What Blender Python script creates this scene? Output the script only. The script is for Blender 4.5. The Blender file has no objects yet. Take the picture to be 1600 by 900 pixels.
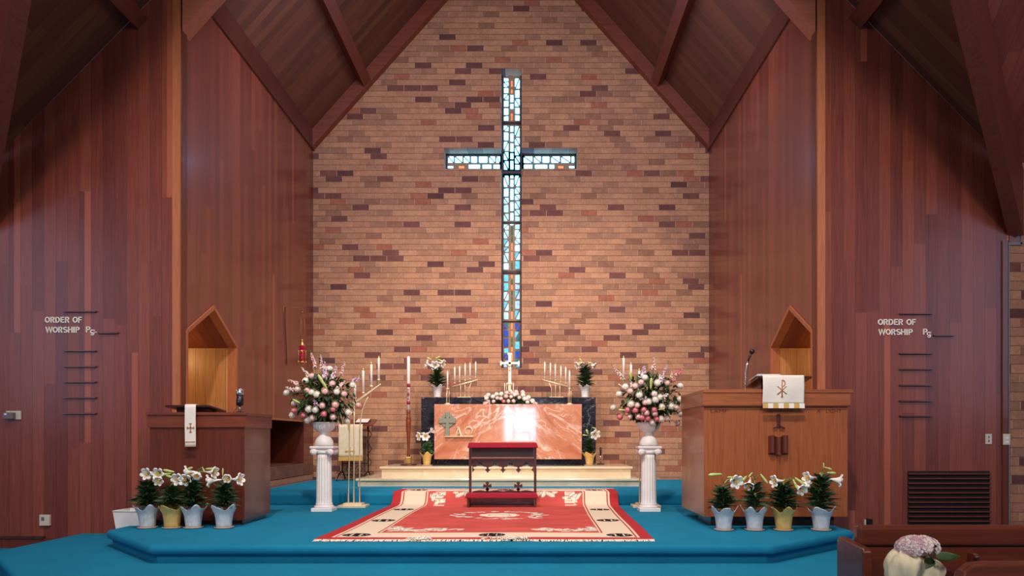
import bpy, bmesh, math, random
import numpy as np
from mathutils import Vector, Matrix, Quaternion
from mathutils.geometry import tessellate_polygon

# ------------------------------------------------------------------ camera, light, exposure
S = bpy.context.scene
COL = S.collection
PI = math.pi
F, CX, CY, CAMX, CAMZ = 1150.0, 830.0, 685.0, 0.36, 1.22
cam_d = bpy.data.cameras.new('camera'); cam = bpy.data.objects.new('camera', cam_d); COL.objects.link(cam)
cam_d.sensor_fit = 'HORIZONTAL'; cam_d.sensor_width = 36.0; cam_d.lens = F/1600*36
cam_d.shift_x = -(CX-800)/1600; cam_d.shift_y = (CY-450)/1600
cam_d.clip_start = 0.05; cam_d.clip_end = 200
cam.location = (CAMX, 0, CAMZ); cam.rotation_euler = (PI/2, 0, 0)
S.camera = cam
S.view_settings.view_transform = 'Standard'; S.view_settings.look = 'None'
S.view_settings.exposure = 0.25; S.view_settings.gamma = 1.0; S.view_settings.use_curve_mapping = False

W = bpy.data.worlds.new('world'); S.world = W; W.use_nodes = True
W.node_tree.nodes['Background'].inputs[0].default_value = (0.55, 0.6, 0.8, 1)
W.node_tree.nodes['Background'].inputs[1].default_value = 0.25

def lamp(name, kind, loc, target, energy, color, size=0.3, size_y=None, angle=60, blend=0.5):
    d = bpy.data.lights.new(name, kind); d.energy = energy; d.color = color
    if kind == 'AREA':
        d.size = size
        if size_y: d.shape = 'RECTANGLE'; d.size_y = size_y
    elif kind == 'SPOT':
        d.shadow_soft_size = size; d.spot_size = math.radians(angle); d.spot_blend = blend
    else: d.shadow_soft_size = size
    o = bpy.data.objects.new(name, d); COL.objects.link(o); o.location = loc
    if target is not None:
        o.rotation_euler = (Vector(target)-Vector(loc)).to_track_quat('-Z', 'Y').to_euler()
    return o
WARM = (1.0, 0.85, 0.75); NEUT = (1.0, 0.88, 0.80); COOL = (0.62, 0.68, 1.0)
# spots assumed behind the chancel arch beam, out of sight, and added soft fill
for sx in (-1, 1):
    lamp('chancel_fill', 'AREA', (sx*1.7, 8.75, 6.9), (sx*0.9, 13.1, 3.6), 66, (0.86, 0.82, 1.0), 1.6, 0.4)
    lamp('chancel_spot', 'SPOT', (sx*1.9, 8.75, 7.2), (sx*0.8, 13.1, 1.3), 640+120*sx, WARM, 0.12, angle=74, blend=1.0)
    # assumed spots on the crossing's roof beams that light the platform, rug and desks
    lamp('nave_spot', 'SPOT', (sx*1.6, 3.6, 7.6), (sx*1.3, 8.6, 0.6), 1050, NEUT, 0.15, angle=85, blend=1.0)
    # added warm fill for the front walls, from no visible lamp
    lamp('nave_fill', 'AREA', (sx*3.2, -1.5, 5.6), (sx*2.6, 8.2, 2.4), 180, NEUT, 1.6)
    # added cool side lights standing for assumed transept windows; no openings modelled
    lamp('assumed_window_light', 'AREA', (sx*8.8, 3.0, 3.4), (0, 5.8, 2.8), 105, COOL, 3.6, 3.6)
# small warm lamps assumed inside the two gabled niches
lamp('niche_lamp_left', 'POINT', (-4.42, 9.15, 2.3), None, 8, (1.0, 0.72, 0.32), 0.05)
lamp('niche_lamp_right', 'POINT', (4.42, 9.15, 2.3), None, 8, (1.0, 0.72, 0.32), 0.05)

# ------------------------------------------------------------------ helpers
def P(px, py, Y):
    return Vector((CAMX+(px-CX)*Y/F, Y, CAMZ+(CY-py)*Y/F))
def lin(r, g, b):
    f = lambda c: (c/255/12.92) if c/255 <= 0.04045 else ((c/255+0.055)/1.055)**2.4
    return (f(r), f(g), f(b), 1.0)

class MB:
    """collects shapes for ONE mesh"""
    def __init__(s): s.v = []; s.f = []; s.m = []; s.sm = []; s.mi = 0; s.smooth = False
    def add(s, vs, fs, smooth=None):
        n = len(s.v); s.v += [tuple(p) for p in vs]
        for f in fs:
            s.f.append(tuple(i+n for i in f)); s.m.append(s.mi); s.sm.append(s.smooth if smooth is None else smooth)
        return s
    def box(s, a, b):
        x0, y0, z0 = [min(a[i], b[i]) for i in range(3)]; x1, y1, z1 = [max(a[i], b[i]) for i in range(3)]
        return s.add([(x0,y0,z0),(x1,y0,z0),(x1,y1,z0),(x0,y1,z0),(x0,y0,z1),(x1,y0,z1),(x1,y1,z1),(x0,y1,z1)],
              [(3,2,1,0),(4,5,6,7),(0,1,5,4),(1,2,6,5),(2,3,7,6),(3,0,4,7)], False)
    def hexa(s, b, t):   # bottom 4 and top 4 points
        return s.add(list(b)+list(t), [(3,2,1,0),(4,5,6,7),(0,1,5,4),(1,2,6,5),(2,3,7,6),(3,0,4,7)], False)
    def prism(s, outer, d, fmap, holes=()):
        """outer, holes: 2D loops; fmap(u, v, w) to 3D, w runs 0..d"""
        loops = [list(outer)]+[list(h) for h in holes]
        flat = [p for l in loops for p in l]
        tris = tessellate_polygon([[Vector((p[0], p[1], 0)) for p in l] for l in loops])
        n = len(flat)
        vs = [fmap(p[0], p[1], 0) for p in flat]+[fmap(p[0], p[1], d) for p in flat]
        fs = []
        if len(loops) == 1:
            fs += [tuple(range(n-1, -1, -1)), tuple(range(n, 2*n))]
        else:
            for t in tris: fs += [(t[2], t[1], t[0]), (t[0]+n, t[1]+n, t[2]+n)]
        i = 0
        for l in loops:
            k = len(l)
            for j in range(k):
                a, b = i+j, i+(j+1) % k
                fs.append((a, b, b+n, a+n))
            i += k
        return s.add(vs, fs, False)
    def lathe(s, prof, c=(0,0,0), n=24, mod=None, cap=True, smooth=True, axis=None):
        c = Vector(c); vs = []; fs = []
        q = Vector((0,0,1)).rotation_difference(Vector(axis).normalized()) if axis is not None else None
        for k, (r, z) in enumerate(prof):
            for i in range(n):
                a = 2*PI*i/n; rr, zz = (r, z) if mod is None else mod(r, z, a, k)
                p = Vector((rr*math.cos(a), rr*math.sin(a), zz))
                vs.append(c+(q @ p if q else p))
        for k in range(len(prof)-1):
            for i in range(n):
                j = (i+1) % n; fs.append((k*n+i, k*n+j, (k+1)*n+j, (k+1)*n+i))
        s.add(vs, fs, smooth)
        if cap:
            m = len(s.v)-len(vs)
            for k in (0, len(prof)-1):
                if prof[k][0] > 1e-4:
                    s.f.append(tuple(m+k*n+i for i in (range(n-1, -1, -1) if k == 0 else range(n)))); s.m.append(s.mi); s.sm.append(False)
        return s
    def tube(s, pts, r, n=8, smooth=True):
        pts = [Vector(p) for p in pts]; rs = r if isinstance(r, (list, tuple)) else [r]*len(pts)
        vs = []; fs = []; up = None
        for k, p in enumerate(pts):
            t = (pts[min(k+1, len(pts)-1)]-pts[max(k-1, 0)]).normalized()
            if up is None: up = t.orthogonal().normalized()
            up = (up-t*up.dot(t)).normalized(); w = t.cross(up)
            for i in range(n):
                a = 2*PI*i/n; vs.append(p+(up*math.cos(a)+w*math.sin(a))*rs[k])
        for k in range(len(pts)-1):
            for i in range(n):
                j = (i+1) % n; fs.append((k*n+i, k*n+j, (k+1)*n+j, (k+1)*n+i))
        fs.append(tuple(range(n-1, -1, -1))); fs.append(tuple((len(pts)-1)*n+i for i in range(n)))
        return s.add(vs, fs, smooth)
    def ball(s, c, r, n=10, m=6, sc=(1,1,1)):
        prof = [(math.sin(PI*k/m), -math.cos(PI*k/m)) for k in range(m+1)]
        vs = []; fs = []; c = Vector(c)
        for rr, z in prof:
            for i in range(n):
                a = 2*PI*i/n; vs.append(c+Vector((rr*math.cos(a)*r*sc[0], rr*math.sin(a)*r*sc[1], z*r*sc[2])))
        for k in range(m):
            for i in range(n):
                j = (i+1) % n; fs.append((k*n+i, k*n+j, (k+1)*n+j, (k+1)*n+i))
        return s.add(vs, fs, True)
    def leaf(s, base, d, up, L, w, droop=0.3, n=5, fold=0.25, shape=0.9):
        base = Vector(base); d = Vector(d).normalized(); up = Vector(up)
        side = d.cross(up)
        if side.length < 1e-4: side = d.orthogonal()
        side.normalize(); nn = side.cross(d).normalized()
        vs = []; fs = []
        for k in range(n+1):
            t = k/n
            p = base+d*(L*t*(1-0.25*droop*t))-nn*0-Vector((0,0,1))*(droop*L*t*t*0.6)
            ww = w*math.sin(PI*min(1, max(0.03, t**shape)))*0.5 if k < n else 0.0008
            if k == 0: ww = w*0.12
            vs += [p-side*ww+nn*fold*ww, p, p+side*ww+nn*fold*ww]
        for k in range(n):
            a = 3*k; fs += [(a, a+1, a+4, a+3), (a+1, a+2, a+5, a+4)]
        return s.add(vs, fs, True)
    def build(s, name, mat=None, parent=None, origin=None, bevel=0, solid=0, seg=2):
        me = bpy.data.meshes.new(name)
        v = np.array(s.v, dtype=float)
        if parent is not None: org = Vector(parent.get('_o', (0,0,0)))
        elif origin is not None: org = Vector(origin)
        else:
            lo, hi = v.min(0), v.max(0); org = Vector(((lo[0]+hi[0])/2, (lo[1]+hi[1])/2, lo[2]))
        me.from_pydata((v-np.array(org)).tolist(), [], s.f)
        mats = mat if isinstance(mat, (list, tuple)) else [mat]
        for m in mats:
            if m: me.materials.append(m)
        me.polygons.foreach_set('material_index', s.m); me.polygons.foreach_set('use_smooth', s.sm)
        bm = bmesh.new(); bm.from_mesh(me)
        bmesh.ops.recalc_face_normals(bm, faces=bm.faces); bm.to_mesh(me); bm.free()
        me.update()
        o = bpy.data.objects.new(name, me); COL.objects.link(o)
        if parent is not None:
            o.parent = parent; o['_o'] = tuple(org)
            o.location = (0,0,0)
        else:
            o.location = org; o['_o'] = tuple(org)
        if bevel:
            b = o.modifiers.new('bevel', 'BEVEL'); b.width = bevel; b.segments = seg; b.limit_method = 'ANGLE'; b.angle_limit = 0.6
        if solid:
            m_ = o.modifiers.new('solid', 'SOLIDIFY'); m_.thickness = solid; m_.offset = 0
        return o

def tag(o, label=None, cat=None, group=None, kind=None):
    if label: o['label'] = label
    if cat: o['category'] = cat
    if group: o['group'] = group
    if kind: o['kind'] = kind
    return o
def thing(name, loc, label, cat, group=None):
    o = bpy.data.objects.new(name, None); COL.objects.link(o); o.location = loc; o['_o'] = tuple(loc)
    o.empty_display_size = 0.1
    return tag(o, label, cat, group)
def struct(name, mb, mat, label=None, cat=None, **k):
    return tag(mb.build(name, mat, **k), label, cat, kind='structure')
def sub(name, mb, mat, parent, label=None, **k):
    o = mb.build(name, mat, parent, **k)
    if label: o['label'] = label
    return o
def B(a, b): return MB().box(a, b)

# ------------------------------------------------------------------ materials
class NT:
    def __init__(s, name):
        s.m = bpy.data.materials.new(name); s.m.use_nodes = True; s.t = s.m.node_tree; s.bsdf = s.t.nodes['Principled BSDF']
    def n(s, typ, **kw):
        nd = s.t.nodes.new(typ)
        for k, v in kw.items():
            if k.startswith('i_'): 
                key = k[2:]; nd.inputs[int(key) if key.isdigit() else key].default_value = v
            else: setattr(nd, k, v)
        return nd
    def l(s, a, b): s.t.links.new(a, b)
    def math(s, op, a, b=None, c=None):
        nd = s.t.nodes.new('ShaderNodeMath'); nd.operation = op
        for i, x in enumerate((a, b, c)):
            if x is None: continue
            if isinstance(x, (int, float)): nd.inputs[i].default_value = x
            else: s.l(x, nd.inputs[i])
        return nd.outputs[0]
    def mix(s, fac, a, b, typ='MIX'):
        nd = s.t.nodes.new('ShaderNodeMix'); nd.data_type = 'RGBA'; nd.blend_type = typ
        for inp, x in ((nd.inputs['Factor'], fac), (nd.inputs['A'], a), (nd.inputs['B'], b)):
            if isinstance(x, (int, float, tuple)): inp.default_value = x
            else: s.l(x, inp)
        return nd.outputs['Result']
    def ramp(s, fac, stops, interp='LINEAR'):
        nd = s.t.nodes.new('ShaderNodeValToRGB'); e = nd.color_ramp.elements; nd.color_ramp.interpolation = interp
        while len(e) < len(stops): e.new(0.5)
        for i, (p, c) in enumerate(stops): e[i].position = p; e[i].color = c
        s.l(fac, nd.inputs[0]); return nd.outputs[0]
    def pos(s):
        g = s.n('ShaderNodeNewGeometry'); sp = s.n('ShaderNodeSeparateXYZ'); s.l(g.outputs['Position'], sp.inputs[0])
        return g.outputs['Position'], sp.outputs
    def comb(s, x, y, z):
        nd = s.t.nodes.new('ShaderNodeCombineXYZ')
        for i, a in enumerate((x, y, z)):
            if isinstance(a, (int, float)): nd.inputs[i].default_value = a
            else: s.l(a, nd.inputs[i])
        return nd.outputs[0]
    def wn(s, vec, dim='3D'):
        nd = s.n('ShaderNodeTexWhiteNoise', noise_dimensions=dim); s.l(vec, nd.inputs['Vector']); return nd.outputs['Value']
    def noise(s, vec, scale=5, detail=4, rough=0.5, dist=0):
        nd = s.n('ShaderNodeTexNoise'); nd.inputs['Scale'].default_value = scale; nd.inputs['Detail'].default_value = detail
        nd.inputs['Roughness'].default_value = rough; nd.inputs['Distortion'].default_value = dist
        if vec is not None: s.l(vec, nd.inputs['Vector'])
        return nd.outputs['Fac']
    def out(s, col=None, rough=None, bump=None, bstr=0.3, bdist=0.01, metal=None, coat=None, spec=None):
        b = s.bsdf
        for key, x in (('Base Color', col), ('Roughness', rough), ('Metallic', metal), ('Coat Weight', coat), ('Specular IOR Level', spec)):
            if x is None: continue
            if isinstance(x, (int, float, tuple)): b.inputs[key].default_value = x
            else: s.l(x, b.inputs[key])
        if bump is not None:
            nd = s.n('ShaderNodeBump'); nd.inputs['Strength'].default_value = bstr; nd.inputs['Distance'].default_value = bdist
            s.l(bump, nd.inputs['Height']); s.l(nd.outputs[0], b.inputs['Normal'])
        return s.m

def plain(name, rgb, rough=0.5, metal=0.0, var=0.12, scale=30, bump=0.0, **kw):
    t = NT(name); p, _ = t.pos(); n = t.noise(p, scale, 3)
    c = lin(*rgb); d = tuple(x*(1-var) for x in c[:3])+(1,); e = tuple(min(1, x*(1+var)) for x in c[:3])+(1,)
    return t.out(t.ramp(n, [(0.3, d), (0.7, e)]), rough, n if bump else None, bump, 0.004, metal, **kw)

def boards(name, axis, width, dark, mid, light, rough=0.38, run=2, seglen=2.8, groove=0.6, stripes=0.1, coat=0.0):
    """boards side by side along axis (0 x, 1 y), running along run (2 = z); slope coordinate 3 uses x+z"""
    t = NT(name); p, s = t.pos()
    a = s[axis]; r = s[2] if run == 2 else s[run]
    u = t.math('DIVIDE', t.math('ADD', a, 50.0), width)
    i = t.math('FLOOR', u); f = t.math('FRACT', u)
    r0 = t.wn(t.comb(i, 7.3, 1.1))
    seg = t.math('FLOOR', t.math('DIVIDE', t.math('ADD', r, t.math('MULTIPLY', r0, 9.0)), seglen))
    rv = t.wn(t.comb(i, seg, 3.7)); rv2 = t.wn(t.comb(i, seg, 9.1))
    st = (220, 6, 6) if axis == 0 else (6, 220, 6)
    if run == 2: sc = t.comb(t.math('MULTIPLY', s[0], 60 if axis == 0 else 3), t.math('MULTIPLY', s[1], 60 if axis == 1 else 3), t.math('MULTIPLY', s[2], 2.2))
    else: sc = t.comb(t.math('MULTIPLY', s[0], 60 if axis == 0 else 2.2), t.math('MULTIPLY', s[1], 60 if axis == 1 else 2.2), t.math('MULTIPLY', s[2], 2.2))
    off = t.n('ShaderNodeVectorMath', operation='ADD'); t.l(sc, off.inputs[0]); t.l(t.comb(t.math('MULTIPLY', rv, 40.0), t.math('MULTIPLY', rv2, 40.0), 0.0), off.inputs[1])
    g = t.noise(off.outputs[0], 1.0, 5, 0.62, 0.6)
    val = t.math('ADD', t.math('ADD', t.math('MULTIPLY', rv, 0.28), 0.07), t.math('MULTIPLY', g, 0.62))
    col = t.ramp(val, [(0.22, dark), (0.52, mid), (0.85, light)])
    if stripes:
        lt = t.math('MULTIPLY', t.math('LESS_THAN', rv2, stripes), t.math('GREATER_THAN', f, 0.45))
        col = t.mix(t.math('MULTIPLY', lt, 0.5), col, tuple(x*1.7 for x in light[:3])+(1,))
    gr = t.math('LESS_THAN', t.math('MINIMUM', f, t.math('SUBTRACT', 1.0, f)), 0.016)
    col = t.mix(t.math('MULTIPLY', gr, groove), col, tuple(x*0.25 for x in dark[:3])+(1,))
    h = t.math('SUBTRACT', t.math('MULTIPLY', g, 0.35), gr)
    ro = t.math('ADD', rough-0.06, t.math('MULTIPLY', g, 0.14))
    t.bsdf.inputs['Coat Roughness'].default_value = 0.16
    return t.out(col, ro, h, 0.25, 0.006, coat=coat)

def wood(name, rgb, rough=0.35, axis=2, var=0.35, fine=50, coat=0.0):
    t = NT(name); p, s = t.pos()
    k = [fine, fine, fine]; k[axis] = fine*0.05
    v = t.comb(t.math('MULTIPLY', s[0], k[0]), t.math('MULTIPLY', s[1], k[1]), t.math('MULTIPLY', s[2], k[2]))
    g = t.noise(v, 1.0, 5, 0.6, 1.2)
    c = lin(*rgb)
    col = t.ramp(g, [(0.28, tuple(x*(1-var) for x in c[:3])+(1,)), (0.5, c), (0.75, tuple(min(1, x*(1+var)) for x in c[:3])+(1,))])
    return t.out(col, rough, g, 0.12, 0.003, coat=coat)

def brick(name, bw, bh, mort=0.010, dim=1.0, ox=0.0, oz=0.0):
    t = NT(name); p, s = t.pos()
    row = t.math('FLOOR', t.math('DIVIDE', t.math('ADD', s[2], 20.0+oz), bh))
    fz = t.math('FRACT', t.math('DIVIDE', t.math('ADD', s[2], 20.0+oz), bh))
    shift = t.math('MULTIPLY', t.math('FRACT', t.math('MULTIPLY', row, 0.33337)), 1.0)
    jit = t.math('MULTIPLY', t.wn(t.comb(row, 2.2, 5.0)), 0.12)
    u = t.math('ADD', t.math('ADD', t.math('DIVIDE', t.math('ADD', s[0], 40.0+ox), bw), shift), jit)
    i = t.math('FLOOR', u); fx = t.math('FRACT', u)
    rv = t.wn(t.comb(i, row, 1.7)); r2 = t.wn(t.comb(i, row, 8.3))
    n = t.noise(p, 38, 5, 0.65); n2 = t.noise(p, 1.1, 3)
    base = t.ramp(t.math('ADD', t.math('MULTIPLY', r2, 0.7), t.math('MULTIPLY', n2, 0.3)),
        [(0.1, lin(156, 116, 94)), (0.4, lin(180, 134, 104)), (0.7, lin(192, 144, 110)), (0.95, lin(172, 122, 98))])
    darkb = t.ramp(t.math('MULTIPLY', r2, 1.0), [(0.0, lin(100, 66, 64)), (1.0, lin(128, 84, 76))])
    redb = lin(160, 92, 72); greyb = lin(138, 98, 78)
    c = t.mix(t.math('GREATER_THAN', rv, 0.905), base, darkb)
    c = t.mix(t.math('MULTIPLY', t.math('LESS_THAN', rv, 0.045), 0.75), c, redb)
    c = t.mix(t.math('MULTIPLY', t.math('MULTIPLY', t.math('GREATER_THAN', rv, 0.06), t.math('LESS_THAN', rv, 0.14)), 0.7), c, greyb)
    n3 = t.noise(p, 9, 4, 0.6)
    c = t.mix(0.6, c, t.ramp(t.math('ADD', t.math('MULTIPLY', n, 0.6), t.math('MULTIPLY', n3, 0.4)), [(0.3, (0.5,0.45,0.45,1)), (0.7, (1.4,1.36,1.3,1))]), 'MULTIPLY')
    mx = t.math('LESS_THAN', fx, mort/bw); mz = t.math('LESS_THAN', fz, mort/bh*0.9)
    mo = t.math('MAXIMUM', mx, mz)
    mc = t.mix(mz, lin(186, 150, 124), lin(128, 92, 78))
    c = t.mix(mo, c, mc)
    if dim != 1.0: c = t.mix(1.0, c, (dim, dim*0.95, dim, 1), 'MULTIPLY')
    h = t.math('SUBTRACT', t.math('MULTIPLY', n, 0.3), t.math('MULTIPLY', mo, 1.0))
    return t.out(c, 0.85, h, 0.5, 0.008, spec=0.25)

def carpet(name, rgb):
    t = NT(name); p, s = t.pos()
    n = t.noise(p, 260, 2, 0.6); n2 = t.noise(p, 3.0, 3)
    c = lin(*rgb)
    col = t.ramp(t.math('ADD', t.math('MULTIPLY', n, 0.75), t.math('MULTIPLY', n2, 0.25)), [(0.3, tuple(x*0.72 for x in c[:3])+(1,)), (0.7, tuple(min(1, x*1.25) for x in c[:3])+(1,))])
    m = t.out(col, 0.95, n, 0.35, 0.006, spec=0.1)
    t.bsdf.inputs['Sheen Weight'].default_value = 0.25
    t.bsdf.inputs['Sheen Tint'].default_value = c
    return m

def marble(name, base, base2, vein, scale=1.0, width=0.03, amount=1.0, rough=0.12, seed=0.0, book=None):
    t = NT(name); p, s = t.pos()
    mp = t.n('ShaderNodeMapping'); mp.inputs['Location'].default_value = (seed, seed*0.7, seed*1.3); mp.inputs['Rotation'].default_value = (0, 0.7, 0); mp.inputs['Scale'].default_value = (1.0, 1.0, 1.9)
    if book is not None:                                # two book-matched slabs with slanting veins
        u = t.math('ABSOLUTE', t.math('SUBTRACT', s[0], book))
        a_ = t.math('ADD', t.math('MULTIPLY', u, -0.80), t.math('MULTIPLY', s[2], 0.60)); b_ = t.math('ADD', t.math('MULTIPLY', u, 0.60), t.math('MULTIPLY', s[2], 0.80))
        mp.inputs['Rotation'].default_value = (0, 0, 0); mp.inputs['Scale'].default_value = (1, 1, 1)
        t.l(t.comb(t.math('MULTIPLY', a_, 0.75), s[1], t.math('MULTIPLY', b_, 1.9)), mp.inputs[0])
    else: t.l(p, mp.inputs[0])
    v = mp.outputs[0]
    cl = t.noise(v, 2.6*scale, 6, 0.6, 0.6)
    col = t.ramp(cl, [(0.3, base), (0.7, base2)])
    msk = t.noise(v, 1.3*scale, 2)
    for sc, w, am in ((1.25, width, 1.0), (2.6, width*0.75, 0.75), (5.5, width*0.5, 0.4)):
        nn = t.noise(v, sc*scale, 5, 0.55, 0.9)
        e = t.math('ABSOLUTE', t.math('SUBTRACT', nn, 0.5))
        k = t.math('SUBTRACT', 1.0, t.math('SMOOTH_MIN', t.math('DIVIDE', e, w), 1.0, 0.3))
        k = t.math('MAXIMUM', k, 0.0)
        k = t.math('MULTIPLY', k, t.math('MULTIPLY', t.ramp(msk, [(0.38, (0,0,0,1)), (0.6, (1,1,1,1))]), am*amount))
        col = t.mix(k, col, vein)
    return t.out(col, rough, coat=0.5)

def emis(name, rgb, strength):
    t = NT(name); p, _ = t.pos(); n = t.noise(p, 22, 4, 0.6)
    c = lin(*rgb)
    t.bsdf.inputs['Base Color'].default_value = tuple(x*0.3 for x in c[:3])+(1,)
    t.bsdf.inputs['Roughness'].default_value = 0.2
    t.l(t.ramp(n, [(0.3, tuple(x*0.55 for x in c[:3])+(1,)), (0.65, tuple(x*1.15 for x in c[:3])+(1,))]), t.bsdf.inputs['Emission Color'])
    t.bsdf.inputs['Emission Strength'].default_value = strength
    return t.m

RD, RM, RL = lin(84, 36, 30), lin(124, 58, 46), lin(154, 82, 60)
M = {}
M['panel_x'] = boards('redwood_boards_front', 0, 0.131, RD, RM, RL, 0.36, stripes=0.09, coat=0.12)
M['panel_y'] = boards('redwood_boards_side', 1, 0.131, RD, RM, RL, 0.36, stripes=0.03, groove=0.35, coat=0.6)
CD, CM, CL_ = lin(70, 36, 28), lin(98, 56, 40), lin(126, 80, 54)
M['ceil'] = boards('ceiling_planks', 1, 0.14, CD, CM, CL_, 0.6, run=0, stripes=0.0, groove=0.5)
M['beam'] = wood('beam_wood', (108, 50, 36), 0.5, 1, 0.3, 30)
M['beam_x'] = wood('rake_beam_wood', (128, 64, 46), 0.5, 0, 0.3, 30)
M['arch'] = wood('arch_beam_wood', (176, 104, 78), 0.45, 0, 0.25, 30)
M['trim'] = wood('light_trim_wood', (176, 104, 66), 0.4, 2, 0.25, 60)
M['cedar'] = boards('niche_cedar', 0, 0.132, lin(150, 92, 50), lin(192, 130, 74), lin(220, 166, 104), 0.42, stripes=0.0, groove=0.8, seglen=9)
M['oak'] = wood('pulpit_oak', (158, 88, 52), 0.34, 2, 0.28, 34, 0.15)
M['oak_h'] = wood('pulpit_oak_band', (160, 90, 54), 0.36, 0, 0.34, 30, 0.1)
M['oak_d'] = wood('lectern_wood', (102, 46, 31), 0.34, 2, 0.3, 34, 0.15)
M['oak_dh'] = wood('lectern_wood_band', (122, 58, 38), 0.36, 0, 0.35, 30, 0.1)
M['walnut'] = wood('dark_walnut', (74, 38, 30), 0.28, 0, 0.35, 40, 0.5)
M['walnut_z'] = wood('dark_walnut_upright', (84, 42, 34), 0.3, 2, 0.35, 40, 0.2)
M['pew'] = wood('pew_wood', (108, 52, 36), 0.3, 0, 0.28, 26, 0.25)
M['candlewood'] = wood('candle_stand_wood', (128, 62, 38), 0.3, 2, 0.3, 50, 0.2)
M['brick'] = brick('tan_brick', 0.3048, 0.1016)
M['brick_r'] = brick('tan_brick_transept', 0.3048, 0.1030, 0.010, 0.85)
M['carpet'] = carpet('blue_carpet', (28, 124, 158))
M['pink'] = marble('pink_marble', lin(188, 112, 82), lin(220, 154, 120), lin(252, 232, 214), 0.9, 0.030, 1.0, 0.07, 3.1, -0.03)
M['black'] = marble('black_marble', lin(26, 28, 38), lin(44, 46, 58), lin(200, 200, 205), 1.6, 0.008, 0.5, 0.12, 7.7)
M['cream'] = marble('cream_travertine', lin(222, 202, 166), lin(238, 222, 190), lin(206, 184, 146), 1.2, 0.02, 0.5, 0.22, 1.2)
M['white'] = plain('white_plaster', (234, 231, 228), 0.45, var=0.04, scale=12)
M['brass'] = plain('pale_brass', (246, 226, 186), 0.35, 0.4, 0.04)
M['brass_d'] = plain('aged_brass', (150, 108, 72), 0.4, 0.6, 0.08)
M['gold'] = plain('gold_block', (214, 176, 96), 0.35, 0.7, 0.06)
M['wax'] = plain('candle_wax', (250, 244, 230), 0.5, var=0.02)
M['iron'] = plain('wrought_iron', (26, 22, 24), 0.45, 0.5, 0.1)
M['black_p'] = plain('black_plastic', (18, 18, 22), 0.35, var=0.1)
M['chrome'] = plain('chrome', (200, 200, 205), 0.2, 0.9, 0.05)
M['velvet'] = plain('red_velvet', (158, 10, 40), 0.85, var=0.15, scale=60, bump=0.3)
M['cloth'] = plain('white_linen', (238, 230, 218), 0.8, var=0.05, scale=80, bump=0.2)
M['banner'] = plain('cream_brocade', (222, 210, 178), 0.7, var=0.08, scale=30, bump=0.2)
M['goldcloth'] = plain('gold_embroidery', (206, 162, 82), 0.5, 0.1, 0.12, 120)
M['bronzecloth'] = plain('copper_embroidery', (184, 122, 78), 0.6, 0.0, 0.12, 120)
M['leafd'] = plain('dark_leaf', (46, 70, 38), 0.5, var=0.35, scale=25)
M['leafm'] = plain('mid_leaf', (74, 108, 58), 0.45, var=0.3, scale=25)
M['leafl'] = plain('pale_bud_green', (190, 206, 120), 0.5, var=0.18, scale=30)
M['stem'] = plain('stem_green', (92, 124, 62), 0.5, var=0.2, scale=30)
M['lily'] = plain('lily_white', (246, 244, 236), 0.5, var=0.03, scale=30)
M['stamen'] = plain('lily_stamen', (232, 170, 60), 0.6, var=0.1)
M['r_white'] = plain('white_rose', (250, 244, 232), 0.55, var=0.06, scale=60)
M['r_pale'] = plain('blush_rose', (250, 222, 212), 0.55, var=0.08, scale=60)
M['r_pink'] = plain('pink_rose', (242, 158, 164), 0.55, var=0.14, scale=60)
M['r_hot'] = plain('deep_pink_rose', (230, 110, 134), 0.55, var=0.14, scale=60)
M['lav'] = plain('lavender_bloom', (214, 184, 212), 0.55, var=0.15, scale=60)
M['foil_b'] = plain('silver_blue_foil', (212, 215, 220), 0.34, 0.2, 0.10, 26, 0.5)
M['foil_g'] = plain('gold_foil', (228, 190, 112), 0.34, 0.25, 0.10, 26, 0.5)
M['foil_w'] = plain('white_foil', (238, 234, 232), 0.45, 0.1, 0.05, 26, 0.4)
M['saucer'] = plain('clear_saucer', (206, 180, 160), 0.25, var=0.05)
M['redglass'] = plain('ruby_glass', (150, 8, 50), 0.12, var=0.1)
M['letter'] = plain('cream_letter', (252, 248, 238), 0.5, var=0.02)
M['plate'] = plain('ivory_plate', (208, 198, 182), 0.4, var=0.03)
M['grey'] = plain('grey_plastic', (112, 104, 108), 0.4, var=0.05)
M['stone'] = plain('green_grey_stone', (132, 138, 118), 0.6, var=0.3, scale=70, bump=0.6)
M['redwax'] = plain('red_wax_band', (150, 24, 56), 0.5, var=0.08)
M['tulle'] = plain('ivory_tulle', (240, 226, 190), 0.75, var=0.05, scale=20, bump=0.2)
M['hyd'] = plain('hydrangea_petal', (238, 222, 220), 0.6, var=0.08, scale=90)
M['hydp'] = plain('hydrangea_pink', (214, 168, 178), 0.6, var=0.1, scale=90)
M['dark'] = plain('dark_void', (16, 10, 10), 0.8, var=0.1)
M['matrix'] = plain('glass_matrix', (150, 118, 92), 0.75, var=0.15, scale=50, bump=0.3)
M['lead'] = plain('dark_frame', (50, 34, 34), 0.5, var=0.15)
M['paper'] = plain('silver_book', (190, 194, 202), 0.4, 0.2, 0.04)

for k_ in ('tulle',):
    b_ = M[k_].node_tree.nodes['Principled BSDF']
    b_.inputs['Subsurface Weight'].default_value = 0.55; b_.inputs['Subsurface Radius'].default_value = (0.03, 0.025, 0.02); b_.inputs['Subsurface Scale'].default_value = 0.6
# ------------------------------------------------------------------ the setting
XZ = lambda y0: (lambda u, v, w: (u, y0+w, v))          # polygon in x,z extruded along y
YZ = lambda x0, d: (lambda u, v, w: (x0+d*w, u, v))     # polygon in y,z extruded along x
XY = lambda z0: (lambda u, v, w: (u, v, z0+w))
HX, YF, YB = 3.54, 8.2, 13.17
EAVE, EC, PC, PN = 6.45, 6.67, 1.12, 1.02
Z1, Z2, Z3 = 0.16, 0.32, 0.484

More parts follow.
